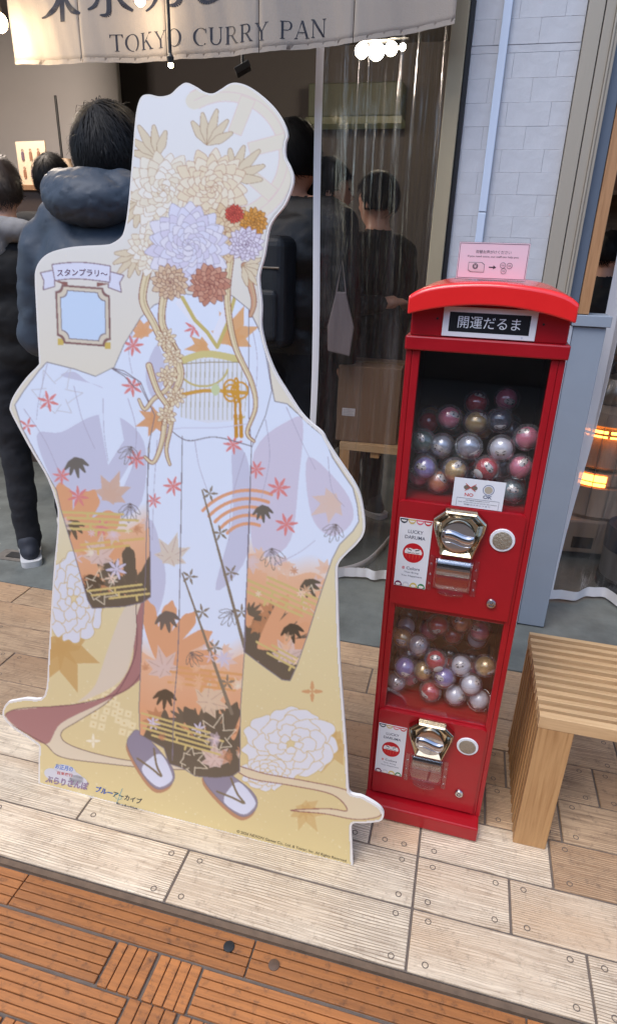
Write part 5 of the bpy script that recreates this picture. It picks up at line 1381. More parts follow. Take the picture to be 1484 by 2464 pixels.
U = [  # u, v, z, colour, label, sticker
    (0.147, .105, 1.035, 'silver', 'large clear capsule with grey doll topmost in the middle of the upper window', (0.2, 0.5)),
    (0.214, .105, 1.038, 'white', 'clear capsule with a white doll high right of centre in the upper window', None),
    (0.263, .110, 1.066, 'pink', 'pink capsule topmost against the right edge of the upper window', None),
    (0.259, .103, 1.002, 'pink', 'pink and white capsule at the right edge of the upper window in the second row', None),
    (0.191, .100, 0.992, 'red', 'red doll capsule with a round white sticker in the upper window', (0.75, -0.05)),
    (0.124, .100, 0.979, 'gold', 'pale gold capsule left of the red one in the upper window', None),
    (0.058, .100, 0.977, 'purple', 'lilac capsule at the left of the upper window', None),
    (0.088, .135, 1.021, 'silver', 'silver grey capsule above the lilac one in the upper window', None),
    (0.045, .125, 1.030, 'green', 'dark green capsule at the left edge of the upper window', None),
    (0.155, .165, 1.075, 'gold', 'golden capsule half hidden behind the top grey one in the upper window', None),
    (0.095, .165, 1.080, 'pink', 'deep pink capsule at the back left of the upper window', None),
    (0.150, .225, 1.105, 'red', 'dim red capsule at the very back of the upper window', None),
    (0.250, .103, 0.945, 'teal', 'silver teal capsule at the lower right beside the notice in the upper window', None),
    (0.090, .112, 0.945, 'orange', 'orange capsule at the bottom left of the upper window', None),
    (0.225, .155, 0.985, 'navy', 'dark navy capsule behind the red one in the upper window', None),
    (0.044, .130, 0.948, 'pink', 'pink capsule low at the left edge of the upper window', None),
    (0.205, .165, 1.085, 'navy', 'dark capsule behind the white one in the upper window', None),
    (0.215, .225, 1.120, 'pink', 'dim pink capsule at the back right of the upper window', None)]
L_ = [
    (0.088, .125, 0.493, 'silver', 'silver capsule topmost at the left of the lower window', None),
    (0.137, .105, 0.471, 'red', 'red doll capsule high in the middle of the lower window', (0.9, 0.25)),
    (0.063, .102, 0.434, 'purple', 'purple doll capsule at the left of the lower window', (0.6, -0.4)),
    (0.109, .125, 0.418, 'gold', 'pale gold capsule between the purple ones of the lower window', None),
    (0.044, .112, 0.376, 'silver', 'grey white capsule at the left edge of the lower window', None),
    (0.075, .145, 0.376, 'pink', 'pink capsule low at the left of the lower window', None),
    (0.134, .100, 0.376, 'red', 'bright red capsule in the bottom row of the lower window', (1.4, 0.2)),
    (0.163, .098, 0.430, 'purple', 'purple doll capsule with a pale face in the middle of the lower window', (0.9, -0.2)),
    (0.200, .115, 0.462, 'white', 'white capsule high right of centre in the lower window', None),
    (0.230, .098, 0.422, 'white', 'bright white capsule at the right of the lower window', None),
    (0.196, .104, 0.377, 'white', 'off-white capsule in the bottom row of the lower window', None),
    (0.256, .105, 0.376, 'white', 'white capsule in the bottom right corner of the lower window', None),
    (0.259, .120, 0.470, 'gold', 'golden capsule at the right edge of the lower window', None),
    (0.044, .150, 0.490, 'gold', 'golden capsule in the upper left corner of the heap in the lower window', None),
    (0.236, .175, 0.535, 'pink', 'deep pink capsule at the back right of the lower window', None),
    (0.131, .175, 0.530, 'red', 'dim red capsule at the back of the lower window', None),
    (0.187, .190, 0.540, 'orange', 'dim orange capsule at the back middle of the lower window', None)]
for (u, v, z, k, lab, stk) in U + L_: capsule(u, v, z, k, lab, sticker=stk)
# the rest of the heap, hidden deep in the cabinet behind the front ones
rn = random.Random(21)
placed = [Vector((q[0], q[1], q[2])) for q in U + L_]
for base, top in ((0.9455, 1.10), (0.3755, 0.52)):
    zz = base; lay = 0
    while zz < top:
        for iy in range(4):
            for ix in range(4):
                c = Vector((0.046 + 0.0625 * ix + (lay % 2) * 0.02, 0.100 + 0.0612 * iy + (lay % 2) * 0.012, zz))
                if c.x > 0.26 or c.y > 0.285: continue
                if c.y < 0.30 - (top - zz) * 99: continue
                if zz > base + 0.11 and c.y < 0.2: continue
                if all((c - q).length > 0.0575 for q in placed):
                    placed.append(c)
                    capsule(c.x, c.y, c.z, rn.choice(['pink', 'navy', 'silver', 'red', 'gold', 'white', 'green']), 'clear ball capsule deep in the heap behind the machine window', group='capsules deep in the heap', simple=True)
        zz += 0.052; lay += 1

# ================================================================== SLATTED BENCHES
def bench(name, x0, x1, y0, y1, H, label, n=12, leg_w=0.085):
    b = empty(name, ((x0 + x1) / 2, (y0 + y1) / 2, 0), 0, label, 'slatted bench')
    pitch_ = (y1 - y0) / (n - 0.45); sw = pitch_ * 0.46
    hx = (x1 - x0) / 2; hy = (y1 - y0) / 2
    for i in range(n):
        ya = -hy + i * pitch_
        w = sw * (1.45 if i == 0 else 1.0)
        MB().box(-hx, hx, ya, ya + w, H - 0.034, H).build('slat', bench_m, b, bevel=0.0012)
    for s in (-1, 1):
        for i in range(n):
            ya = -hy + i * pitch_ + 0.001
            w = sw * (1.45 if i == 0 else 1.0) - 0.002
            xa = -hx if s < 0 else hx - leg_w
            MB().box(xa + 0.002, xa + leg_w - 0.002, ya, ya + w, 0.0, H - 0.0345).build('leg_slat', bench_v, b, bevel=0.0012)
            if i < n - 1:
                MB().box(xa + 0.008, xa + leg_w - 0.008, ya + w + 0.0006, ya + pitch_ - 0.0006, 0.03, H - 0.037).build('spacer', bench_v, b)
    MB().box(-0.02, 0.02, -hy + 0.01, hy - 0.01, H - 0.062, H - 0.036).build('cross_bar', bench_v, b)
    return b
bench('bench', 0.268, 1.42, 1.266, 1.635, 0.42, 'light wooden slatted bench standing right of the red machine')
bench('bench', -0.53, -0.20, 2.72, 3.05, 0.60, 'wooden slatted stool behind the clear curtain with a cardboard box on it', n=11, leg_w=0.05)
cb = empty('cardboard_box', (-0.42, 2.88, 0.601), 0.03, 'brown cardboard box standing on the slatted stool behind the curtain', 'cardboard box')
MB().box(-0.14, 0.14, -0.13, 0.13, 0.0, 0.345).build('carton', card_m, cb, bevel=0.003)
MB().box(-0.14, 0.14, -0.025, 0.025, 0.3455, 0.3462).build('tape', mat('packing tape', (140, 112, 80), 0.3), cb)
lb = MB().box(-0.115, -0.055, -0.1322, -0.1306, 0.12, 0.155).build('address_label', mat('pale paper label', (200, 196, 196), 0.6), cb)
pp_ = Print()
for k in range(4): pp_.rect(-0.110, -0.062 - 0.008 * (k % 2), 0.126 + k * .007, 0.1275 + k * .007, (150, 146, 150), 1)
pp_.build('label_print', lb, (0, -0.1324, 0))

# ================================================================== THINGS IN THE RIGHT DOORWAY
ht = empty('heater', (0.715, 3.28, 0.02), 0.1, 'round paraffin heater with glowing orange rings behind the right curtain', 'heater')
tan_m = mat('tan enamel', (150, 132, 116), 0.5, var=0.08)
htg = mat('glowing mantle', (255, 190, 120), 0.5, emis=(255, 150, 60), estr=5.5)
MB().box(-0.22, 0.22, -0.2, 0.2, 0.02, 0.20).build('fuel_base', tan_m, ht, bevel=0.012)
MB().box(-0.12, -0.02, -0.203, -0.199, 0.05, 0.11).build('vent', black_m, ht)
MB().box(-0.20, -0.15, -0.204, -0.199, 0.13, 0.15).build('badge', mat('orange badge', (190, 100, 50), 0.5), ht)
MB().lathe([(0.19, 0.20), (0.20, 0.22), (0.185, 0.26), (0.18, 0.36)], (0, 0, 0), 'z', 32).build('lower_drum', tan_m, ht, smooth=True)
MB().lathe([(0.160, 0.37), (0.165, 0.40), (0.160, 0.43)], (0, 0, 0), 'z', 32).build('burner_wall', tan_m, ht, smooth=True)
for (k0, k1) in ((0.368, 0.385), (0.392, 0.424)):
    MB().grid(lambda a, b: (0.171 * math.cos(R(-138 + 44 * a)), 0.171 * math.sin(R(-138 + 44 * a)), k0 + (k1 - k0) * b), 10, 2).build('mantle', htg, ht, smooth='all')
MB().lathe([(0.178, 0.455), (0.178, 0.60)], (0, 0, 0), 'z', 32, False).build('glass_chimney', glass_m, ht, smooth=True)
MB().lathe([(0.13, 0.44), (0.15, 0.46), (0.15, 0.60), (0.13, 0.61)], (0, 0, 0), 'z', 32).build('burner_drum', tan_m, ht, smooth=True)
for zq in (0.620, 0.643):
    ringm = MB()
    for k in range(14):
        a0 = 2 * PI * k / 14; pts = [(0.186 * math.cos(a0 + q * 0.38 / 4), 0.186 * math.sin(a0 + q * 0.38 / 4), zq) for q in range(5)]
        ringm.tube(pts, 0.0075 if zq > .63 else 0.005, 6)
    ringm.build('glowing_ring', htg, ht, smooth='all')
MB().lathe([(0.17, 0.66), (0.185, 0.67), (0.18, 0.73), (0.10, 0.75)], (0, 0, 0), 'z', 32).build('cap', tan_m, ht, smooth=True)
gd = MB()
for k in range(16):
    a0 = 2 * PI * k / 16; gd.tube([(0.205 * math.cos(a0), 0.205 * math.sin(a0), 0.22), (0.205 * math.cos(a0), 0.205 * math.sin(a0), 0.72)], 0.002, 5)
gd.build('wire_guard', steel_m, ht)
ket = empty('kettle', (0.715, 3.28, 0.772), 0.4, 'dull steel kettle standing on the glowing heater', 'kettle')
MB().lathe([(0.085, 0.0), (0.10, 0.02), (0.098, 0.07), (0.07, 0.12), (0.03, 0.135), (0.0005, 0.137)], (0, 0, 0), 'z', 28).build('pot', steel_m, ket, smooth=True)
MB().tube([(-0.09, 0, 0.05), (-0.12, 0, 0.09), (-0.145, 0, 0.115)], [0.018, 0.012, 0.009], 10).build('spout', steel_m, ket, smooth=True)
MB().tube(catmull([(0.08, 0, 0.10), (0.06, 0, 0.19), (-0.04, 0, 0.19), (-0.07, 0, 0.11)], 6, False), 0.005, 8).build('handle', black_m, ket, smooth='all')
MB().ball((0, 0, 0.147), 0.012, 12, 8).build('lid_knob', black_m, ket, smooth='all')
bn = empty('waste_bin', (0.845, 2.85, 0.0), 0, 'dark round waste bin wrapped in grey behind the right curtain', 'bin')
MB().lathe([(0.12, 0.0), (0.135, 0.01), (0.135, 0.06), (0.13, 0.065)], (0, 0, 0), 'z', 32).build('foot', black_m, bn, smooth=True)
MB().lathe([(0.128, 0.066), (0.134, 0.20)], (0, 0, 0), 'z', 32).build('grey_band', mat('grey bin band', (110, 108, 108), 0.5, var=0.1), bn, smooth=True)
MB().lathe([(0.1345, 0.201), (0.138, 0.30), (0.132, 0.31), (0.12, 0.30)], (0, 0, 0), 'z', 32).build('rim', mat('dark blue bin rim', (44, 50, 64), 0.4), bn, smooth=True)
# wooden wall shelving seen right of the window frame
sh = empty('wall_shelf', (0.9, 4.35, 0.0), 0, 'brown wooden shelf unit against the wall behind the right window', 'shelf')
dw = wood_mat('dark shelf wood', (122, 92, 66), (84, 60, 42), 'x', 20, 0.6)
for xq in (-0.5, 0.5): MB().box(xq - 0.015, xq + 0.015, -0.15, 0.15, 0, 2.3).build('upright', dw, sh)
for zq in (0.4, 0.85, 1.3, 1.75, 2.2): MB().box(-0.484, 0.484, -0.15, 0.15, zq, zq + 0.025).build('shelf_board', dw, sh)
MB().box(-0.5, 0.5, 0.151, 0.16, 0, 2.3).build('back_board', dw, sh)
for k, (xq, zq, w_, h_, c) in enumerate(((-0.3, 0.426, .2, .22, (120, 100, 80)), (0.1, 0.876, .3, .2, (150, 130, 104)), (-0.3, 1.326, .22, .25, (96, 80, 66)), (0.2, 1.776, .3, .18, (150, 140, 120)), (-0.2, 1.776, .2, .25, (110, 70, 50)))):
    e_ = MB().box(-w_ / 2, w_ / 2, -0.10, 0.10, 0, h_).build('storage_box', mat('box tone', c, 0.7, var=.1), bevel=0.004)
    e_.location = (0.9 + xq, 4.35, zq); tag(e_, ['tan storage box on the lowest shelf behind the right curtain', 'wide tan storage box on the second shelf behind the right window', 'dark storage box on the middle shelf behind the right window', 'pale wide storage box on the upper shelf behind the right window', 'red brown storage box on the upper shelf behind the right window'][k], 'storage box')

# ================================================================== THINGS DEEP IN THE SHOP
pl = empty('black_pole', (-3.05, 4.55, 0.0), 0, 'thin black pole standing against the light left wall', 'pole')
MB().tube([(0.0, 0, 0.01), (0, 0, 2.36)], 0.010, 8).build('shaft', black_m, pl); MB().lathe([(0.09, 0), (0.09, 0.012), (0.012, 0.02)], (0, 0, 0), 'z', 20).build('foot', black_m, pl)
ct = empty('counter', (-2.75, 3.75, 0.0), 0, 'dark wooden counter by the left wall carrying the keyring display', 'counter')
MB().box(-0.7, 0.55, -0.25, 0.25, 0.0, 1.68).build('body', mat('counter side', (80, 66, 58), 0.7), ct)
MB().box(-0.72, 0.57, -0.27, 0.27, 1.681, 1.71).build('top', orangewood_m, ct, bevel=0.003)
kd = empty('keyring_display', (-2.63, 3.62, 1.712), R(-8), 'cream display board with rows of little keyrings on the counter', 'display board')
kb_ = MB().box(-0.11, 0.11, 0.0, 0.008, 0.0, 0.235).build('board', mat('cream card', (226, 206, 176), 0.6, emis=(255, 210, 160), estr=0.0), kd)
for r_ in range(2):
    for c_ in range(3):
        ko = MB().prism(rounded_rect(-0.010, 0.010, -0.026, 0.016, 0.006, 3), -0.004, 0.0).tube([(0.007 * math.cos(t), -0.002, 0.024 + 0.008 * math.sin(t)) for t in np.linspace(0, 2 * PI, 13)], 0.0014, 5, False).build('keyring', mat('keyring tone', random.choice([(128, 84, 66), (150, 110, 84), (112, 92, 104)]), 0.5), kd)
        ko.location = (-0.062 + 0.06 * c_, -0.001, 0.165 - 0.092 * r_)
gb = empty('glass_jar', (-2.43, 3.66, 1.712), 0, 'small pale glowing glass jar beside the keyring display', 'jar')
MB().lathe([(0.035, 0.0), (0.045, 0.02), (0.045, 0.10), (0.03, 0.13), (0.03, 0.15)], (0, 0, 0), 'z', 20).build('bowl', mat('milky glass', (224, 200, 170), 0.3), gb, smooth=True)
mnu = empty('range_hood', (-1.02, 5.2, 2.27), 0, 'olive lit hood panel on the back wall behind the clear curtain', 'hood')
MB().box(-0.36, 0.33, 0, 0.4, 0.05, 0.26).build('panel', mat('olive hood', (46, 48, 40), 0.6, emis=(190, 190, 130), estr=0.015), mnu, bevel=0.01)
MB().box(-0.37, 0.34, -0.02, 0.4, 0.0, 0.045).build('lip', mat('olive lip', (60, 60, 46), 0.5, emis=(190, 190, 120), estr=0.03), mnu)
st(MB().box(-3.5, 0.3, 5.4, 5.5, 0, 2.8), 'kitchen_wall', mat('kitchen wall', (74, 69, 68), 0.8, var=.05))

# ================================================================== PEOPLE
def cap_prim(mb, p0, r0, p1, r1, n=14):
    p0, p1 = Vector(p0), Vector(p1); d = p1 - p0; L = d.length or 1e-5; d = d / L
    prof = []
    for i in range(5):
        a = PI / 2 * i / 4; prof.append((-r0 * math.cos(a), max(r0 * math.sin(a), 1e-4)))
    for i in range(1, 5): prof.append((L * i / 5, r0 + (r1 - r0) * i / 5))
    for i in range(5):
        a = PI / 2 * i / 4; prof.append((L + r1 * math.sin(a), max(r1 * math.cos(a), 1e-4)))
    a_ = d.orthogonal().normalized(); b_ = d.cross(a_); vs = []; fs = []
    for h, r in prof:
        for k in range(n):
            t = 2 * PI * k / n; vs.append(p0 + d * h + (a_ * math.cos(t) + b_ * math.sin(t)) * r)
    for i in range(len(prof) - 1):
        for k in range(n):
            k2 = (k + 1) % n; fs.append((i * n + k, i * n + k2, (i + 1) * n + k2, (i + 1) * n + k))
    fs.append(tuple(range(n))[::-1]); fs.append(tuple((len(prof) - 1) * n + k for k in range(n)))
    mb.add(vs, fs)

def blob(name, prims, voxel, mats, matfn, parent, smooth_it=6, crease=None):
    mb = MB()
    for q in prims:
        if q[0] == 'c': cap_prim(mb, q[1], q[2], q[3], q[4])
        else: mb.ball(q[1], q[2], 20, 14)
    me = mb.mesh(name + '_raw', mats)
    o = bpy.data.objects.new('raw', me); col.objects.link(o)
    bm = bmesh.new(); bm.from_mesh(me); bmesh.ops.recalc_face_normals(bm, faces=bm.faces); bm.to_mesh(me); bm.free()
    r = o.modifiers.new('r', 'REMESH'); r.mode = 'VOXEL'; r.voxel_size = voxel
    s = o.modifiers.new('s', 'SMOOTH'); s.factor = 0.6; s.iterations = smooth_it
    dg = bpy.context.evaluated_depsgraph_get(); dg.update()
    m2 = bpy.data.meshes.new_from_object(o.evaluated_get(dg)); m2.name = name
    bpy.data.objects.remove(o); bpy.data.meshes.remove(me)
    if crease:
        m2.update()
        nr = [v.normal.copy() for v in m2.vertices]
        for v, n_ in zip(m2.vertices, nr): v.co += n_ * crease(v.co)
    m2.materials.clear()
    for m_ in mats: m2.materials.append(m_)
    mi = [matfn(p_.center) for p_ in m2.polygons]
    m2.polygons.foreach_set('material_index', mi)
    m2.polygons.foreach_set('use_smooth', [True] * len(mi)); m2.update()
    ob = bpy.data.objects.new(name, m2); col.objects.link(ob); ob.parent = parent
    return ob

def hand_prims(w, d, side, curl=0.5, k=1.0):
    """palm and five curled fingers; w wrist, d direction the hand points"""
    w = Vector(w); d = Vector(d).normalized(); x = Vector((side, 0, 0)); x = (x - d * x.dot(d)).normalized(); nrm = d.cross(x).normalized() * side
    P = [('c', w, .026 * k, w + d * .05 * k, .028 * k), ('c', w + d * .03 * k - x * .02 * k, .018 * k, w + d * .085 * k - x * .024 * k, .014 * k), ('c', w + d * .03 * k + x * .02 * k, .018 * k, w + d * .085 * k + x * .024 * k, .014 * k)]
    for i, (off, ln) in enumerate(((-.032, .058), (-.011, .074), (.011, .080), (.032, .072))):
        b = w + d * .085 * k + x * off * k; j = b + (d * (1 - curl * .3) + nrm * curl * .5).normalized() * ln * .55 * k; t = j + (d * (1 - curl) + nrm * (curl + .2)).normalized() * ln * .5 * k
        P += [('c', b, .0095 * k, j, .0085 * k), ('c', j, .0085 * k, t, .0068 * k)]
    b = w + d * .02 * k + x * .028 * k; j = b + (d + x * .9 + nrm * .3).normalized() * .04 * k
    P += [('c', b, .013 * k, j, .011 * k), ('c', j, .0105 * k, j + (d + x * .1 + nrm * .4).normalized() * .03 * k, .008 * k)]
    return P

def hair(parent, hc, hr, m, n=1400, length=0.05, seed=0, back=True, spread=0.5, tex=0.004, low=-0.55):
    """a bumpy scalp shell with many tapering locks; hc head centre, hr radii, +y is the face"""
    e = MB(); rn = random.Random(seed)
    nu, nv = 40, 26
    def P(a, b):
        th = 2 * PI * a; ph = PI * b
        d = Vector((math.sin(ph) * math.cos(th), math.sin(ph) * math.sin(th), math.cos(ph)))
        # hairline: low at the back, high at the face
        face = max(d.y, 0) ; lim = low if d.y < 0.1 else low + (0.35 - low) * min(1, (d.y - .1) * 2.2)
        k = 1.10 + tex * 16 * noise.noise(Vector((d.x * 5, d.y * 5, d.z * 5 + seed)))
        if d.z < lim: k = 0.90
        return (hc[0] + d.x * hr[0] * k, hc[1] + d.y * hr[1] * k, hc[2] + d.z * hr[2] * k)
    e.grid(P, nu, nv)
    cap_o = e.build('hair', m, parent, smooth='all')
    s = MB()
    crown = Vector((rn.uniform(-.15, .15), -0.45, 0.88)).normalized()
    for i in range(n):
        z_ = rn.uniform(low, 1); th = rn.uniform(0, 2 * PI); q = math.sqrt(1 - z_ * z_)
        d = Vector((q * math.cos(th), q * math.sin(th), z_))
        lim = low if d.y < 0.1 else low + (0.35 - low) * min(1, (d.y - .1) * 2.2)
        if d.z < lim: continue
        t = (d - crown * d.dot(crown)); t = (t.normalized() if t.length > .05 else Vector((1, 0, 0))) + Vector((rn.uniform(-1, 1), rn.uniform(-1, 1), rn.uniform(-1, .4))) * spread * .35
        t = (t - d * t.dot(d)).normalized()
        sd = d.cross(t)
        L = length * rn.uniform(.5, 1.3); w = rn.uniform(.0005, .0017); lift = rn.uniform(-.001, .005) + (0.012 if rn.random() < .015 else 0)
        base = Vector((hc[0] + d.x * hr[0] * 1.09, hc[1] + d.y * hr[1] * 1.09, hc[2] + d.z * hr[2] * 1.09))
        pts = [base, base + t * L * .5 + d * (lift), base + t * L + d * (lift * .6 - L * L * 3.2)]
        vs = []
        for j, pt in enumerate(pts): ww = w * (1, .9, .15)[j]; vs += [pt - sd * ww, pt + sd * ww]
        s.add(vs, [(0, 1, 3, 2), (2, 3, 5, 4)])
    lk = s.build('locks', m, cap_o, smooth='all'); tag(lk, kind='stuff')
    return cap_o

def person(loc, rz, height, label, top_m, leg_m=None, hair_mat=None, puff=1.0, arm_l=None, arm_r=None, hood=None, collar=1.48, seed=0, nlocks=500, bow=0.0, legs=True, hands=True, headr=1.0, stance=0.10, long_coat=False, voxel=0.014, step=0.0):
    leg_m = leg_m or pants_m; hair_mat = hair_mat or hair_m
    e = empty('person', loc, rz, label, 'person')
    k = height / 1.72; e.scale = (k, k, k)
    S = stance
    P = []
    hipy = 0.0
    for s in (-1, 1):
        fy = step * s
        P += [('c', (s * .085, 0, .92), .098, (s * (S - .005), fy * .5 + .01, .50), .070), ('c', (s * (S - .005), fy * .5 + .01, .50), .068, (s * S, fy, .085), .056)]
    P += [('e', (0, 0, .96), (.165, .125, .13)), ('e', (0, .0, 1.10), (.155 * puff, .120 * puff, .17)), ('e', (0, .0, 1.29), (.185 * puff, .130 * puff, .17)), ('c', (-.145, -.005, 1.40), .070 * puff, (.145, -.005, 1.40), .070 * puff)]
    if long_coat: P += [('c', (0, 0, 1.0), .16, (0, 0, .62), .175)]
    P += [('c', (0, -.01, 1.40), .075, (0, .0, 1.50), .055)]
    al = arm_l or [(-.20, -.01, 1.38), (-.25, -.02, 1.12), (-.24, .05, .88)]
    ar = arm_r or [(.20, -.01, 1.38), (.25, -.02, 1.12), (.24, .05, .88)]
    for a in (al, ar):
        P += [('c', a[0], .068 * puff, a[1], .056 * puff), ('c', a[1], .055 * puff, a[2], .040 * puff)]
    hy = 0.015 + bow * .06; hz = 1.602 - bow * .02
    P += [('c', (0, .0, 1.47), .053, (0, hy * .6, 1.55), .055), ('e', (0, hy, hz), (.074 * headr, .092 * headr, .098 * headr)), ('e', (0, hy + .028, hz - .052), (.052, .055, .060)), ('c', (0, hy + .088, hz - .008), .010, (0, hy + .104, hz - .030), .013),
          ('e', (0, hy + .075, hz - .062), (.024, .014, .008)), ('e', (-.030, hy + .080, hz + .012), (.020, .010, .007)), ('e', (.030, hy + .080, hz + .012), (.020, .010, .007))]
    for s in (-1, 1): P += [('e', (s * .078 * headr, hy - .008, hz - .018), (.010, .018, .032))]
    wl, wr = Vector(al[2]), Vector(ar[2])
    def mf(c):
        if c.z > collar and abs(c.x) < .13: return 0
        if c.z < (.62 if long_coat else .90) and abs(c.x) < .19 and not ((c - wl).length < .1 or (c - wr).length < .1): return 2
        return 1
    def cr(c):
        if c.z > collar: return 0
        n1 = noise.noise(Vector((c.x * 7, c.y * 7, c.z * 11 + seed))); n2 = noise.noise(Vector((c.x * 16, c.y * 16, c.z * 30 + seed)))
        a = .010 * n1 + .005 * n2 - (.014 if puff > 1.1 else .008) * max(0, 0.3 - abs(noise.noise(Vector((c.x * 9 + c.z * 3, c.y * 8, c.z * 17 + seed)))) * 3.2)
        return a
    body_o = blob('body', P, voxel, [skin_m, top_m, leg_m], mf, e, 5, cr)
    hair(e, (0, hy - .004, hz + .012), (.078 * headr, .097 * headr, .102 * headr), hair_mat, nlocks, .05, seed)
    # eyes and mouth
    f_ = MB()
    for s in (-1, 1): f_.ball((s * .030, hy + .086, hz + .004), (.011, .005, .005), 10, 6)
    f_.build('eyes', black_m, e, smooth='all')
    if hands:
        for a, s in ((al, -1), (ar, 1)):
            d = (Vector(a[2]) - Vector(a[1])).normalized()
            blob('hand', hand_prims(Vector(a[2]) + d * .03, d, -s, .5), .006, [skin_m], lambda c: 0, e, 2)
    for s in (-1, 1):
        shoe = MB(); fy = step * s
        u_ = blob('shoe', [('e', (s * S, fy - .02, .055), (.046, .075, .05)), ('e', (s * S, fy + .09, .042), (.046, .085, .036)), ('c', (s * S, fy - .02, .09), .048, (s * S, fy - .02, .10), .048)], .010, [shoe_m], lambda c: 0, e, 3)
        so = MB(); ol = catmull([(-.042, -.09), (0, -.105), (.042, -.09), (.046, .0), (.052, .10), (.030, .17), (-.005, .182), (-.038, .165), (-.048, .10), (-.043, .0)], 4)
        vs = [(s * S + x, fy + y, .0) for x, y in ol] + [(s * S + x * 1.03, fy + y * 1.01, .030) for x, y in ol]; n_ = len(ol)
        so.add(vs, [tuple(range(n_))[::-1], tuple(range(n_, 2 * n_))] + [(i, (i + 1) % n_, (i + 1) % n_ + n_, i + n_) for i in range(n_)])
        so.build('sole', sole_m, u_, smooth=True)
    return e, (hy, hz)

# man in the slate blue hooded jacket, seen from behind
e, (hy, hz) = person((-1.130, 1.90, 0), R(4), 1.79, 'man in slate blue hooded puffer jacket seen from behind the standee', puff_m, puff=1.28, seed=3, nlocks=6500, collar=1.50, voxel=0.013, headr=1.20, bow=.6,
    arm_l=[(-.205, -.01, 1.35), (-.275, .0, 1.08), (-.20, .16, .95)], arm_r=[(.205, -.01, 1.35), (.275, .0, 1.08), (.20, .16, .95)])
def hood_crease(c): return .006 * noise.noise(Vector((c.x * 12, c.y * 12, c.z * 18))) - .012 * max(0, 0.35 - abs(noise.noise(Vector((c.x * 16 + c.z * 9, c.y * 12, c.z * 34 - c.x * 12))) * 3.0)) + .001 * noise.noise(Vector((c.x * 44, c.y * 40, c.z * 60)))
hp = [('e', (0, -.115, 1.470), (.140, .080, .072)), ('e', (-.085, -.075, 1.485), (.075, .075, .070)), ('e', (.085, -.075, 1.485), (.075, .075, .070)), ('c', (-.12, -.03, 1.49), .045, (-.085, .07, 1.47), .035), ('c', (.12, -.03, 1.49), .045, (.085, .07, 1.47), .035), ('e', (0, -.105, 1.52), (.105, .05, .035))]
blob('hood', hp, .009, [puff_m], lambda c: 0, e, 5, hood_crease)
# left edge: person in dark jacket with a grey hood
e, _ = person((-1.93, 2.42, 0), R(40), 1.72, 'person with dark jacket, grey jersey hood and dark trousers at the left edge', coat_m, puff=1.15, seed=5, nlocks=3500, hair_mat=hairb_m, collar=1.49, step=.12, voxel=.013)
hp = [('e', (0, -.095, 1.455), (.125, .065, .050)), ('c', (-.11, -.04, 1.46), .040, (-.07, .09, 1.43), .032), ('c', (.11, -.04, 1.46), .040, (.07, .09, 1.43), .032), ('e', (-.06, -.10, 1.40), (.06, .05, .07))]
blob('hood', hp, .010, [gcloth_m], lambda c: 0, e, 5, hood_crease)
MB().tube(catmull([(.16, -.17, 1.05), (.135, -.165, 1.25), (.12, -.12, 1.43), (.115, .02, 1.475), (.12, .12, 1.38), (.13, .155, 1.15)], 6, False), 0.013, 8).build('olive_strap', mat('olive webbing', (108, 100, 78), 0.8), e, smooth='all')
# small dark head further in
person((-2.22, 3.20, 0), R(20), 1.83, 'person deeper in the shop with only black hair showing between the two men', coat_m, seed=8, nlocks=2200, hands=False)
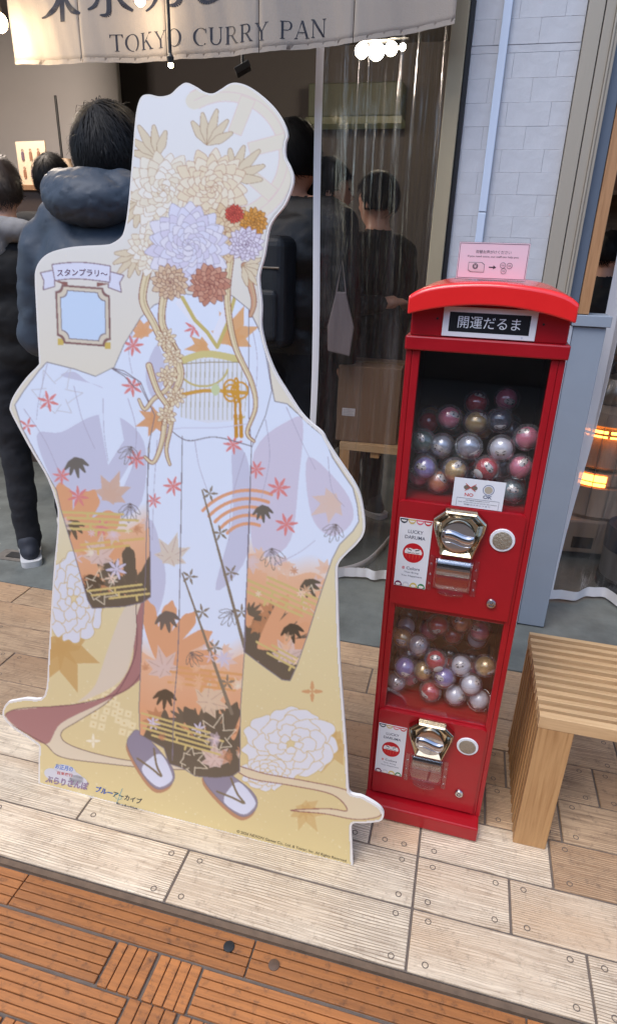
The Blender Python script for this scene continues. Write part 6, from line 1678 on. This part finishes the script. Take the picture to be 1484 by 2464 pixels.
# black figure right of the standee
e, (hy, hz) = person((-0.81, 2.82, 0), R(-12), 1.88, 'person in black puffer jacket with backpack standing between standee and curtain', mat('black nylon', (10, 11, 14), 0.55, var=.15, bump=.4, bscale=24), puff=1.25, seed=9, nlocks=2000, headr=1.2)
bp_m = mat('black backpack cloth', (20, 24, 30), 0.6, var=.2, bump=.3, bscale=40)
pk = empty('backpack', (0, 0, 0), 0, 'dark backpack worn by the person in the black puffer jacket', 'backpack')
pk.location = (-0.81 - .055, 2.82 - .22, 1.0 * 1.046); pk.rotation_euler = (0, 0, R(-12))
MB().box(-.13, .13, -.075, .075, -.02, .42).build('bag', bp_m, pk, bevel=.04, seg=4)
MB().box(-.12, .12, -.115, -.077, .02, .22).build('front_pocket', bp_m, pk, bevel=.02, seg=3)
MB().tube([(-.12, -.078, .30), (.12, -.078, .30)], .004, 6).build('zip', steel_m, pk)
# two people behind the clear curtain
person((-0.70, 2.95, 0), R(-70), 1.78, 'person in long black coat with beige collar behind the clear curtain', coat_m, seed=12, nlocks=1800, puff=1.05, long_coat=True,
       arm_r=[(.20, -.01, 1.38), (.24, .02, 1.14), (.12, .24, 1.16)])
cl = bpy.context.scene.objects
e12 = [o for o in bpy.data.objects if o.get('label', '').startswith('person in long black coat')][0]
MB().tube(catmull([(.10, .09, 1.40), (.11, -.02, 1.475), (.0, -.09, 1.50), (-.11, -.02, 1.475), (-.10, .09, 1.40)], 6, False), 0.024, 10).build('collar', mat('beige knit collar', (150, 132, 116), 0.9, bump=.3), e12, smooth='all')
person((-0.50, 3.25, 0), R(60), 1.76, 'dark-haired person in profile in a dark coat behind the curtain nearest the door frame', coat_m, seed=15, nlocks=1800, long_coat=True,
       arm_l=[(-.20, -.01, 1.38), (-.24, .02, 1.14), (-.10, .24, 1.20)])
bgw = empty('tote_bag', (-0.545, 2.66, 1.02), R(10), 'pale cloth tote bag hanging beside the person in the long black coat', 'tote bag')
MB().prism([(-.045, .0), (.05, -.02), (.062, .10), (.02, .24), (-.02, .24), (-.05, .10)], -.012, .012).build('cloth_bag', mat('pale cloth', (138, 128, 128), .9, bump=.3), bgw, bevel=.006)
MB().tube([(-.02, 0, .235), (0.0, 0, .36), (.02, 0, .235)], .004, 6).build('strap', mat('pale strap', (138, 128, 128), .9), bgw)
# right edge behind the window
person((0.64, 3.80, 0), R(-20), 1.55, 'person in black behind the right window above the sill', coat_m, seed=18, nlocks=1500, hands=False)
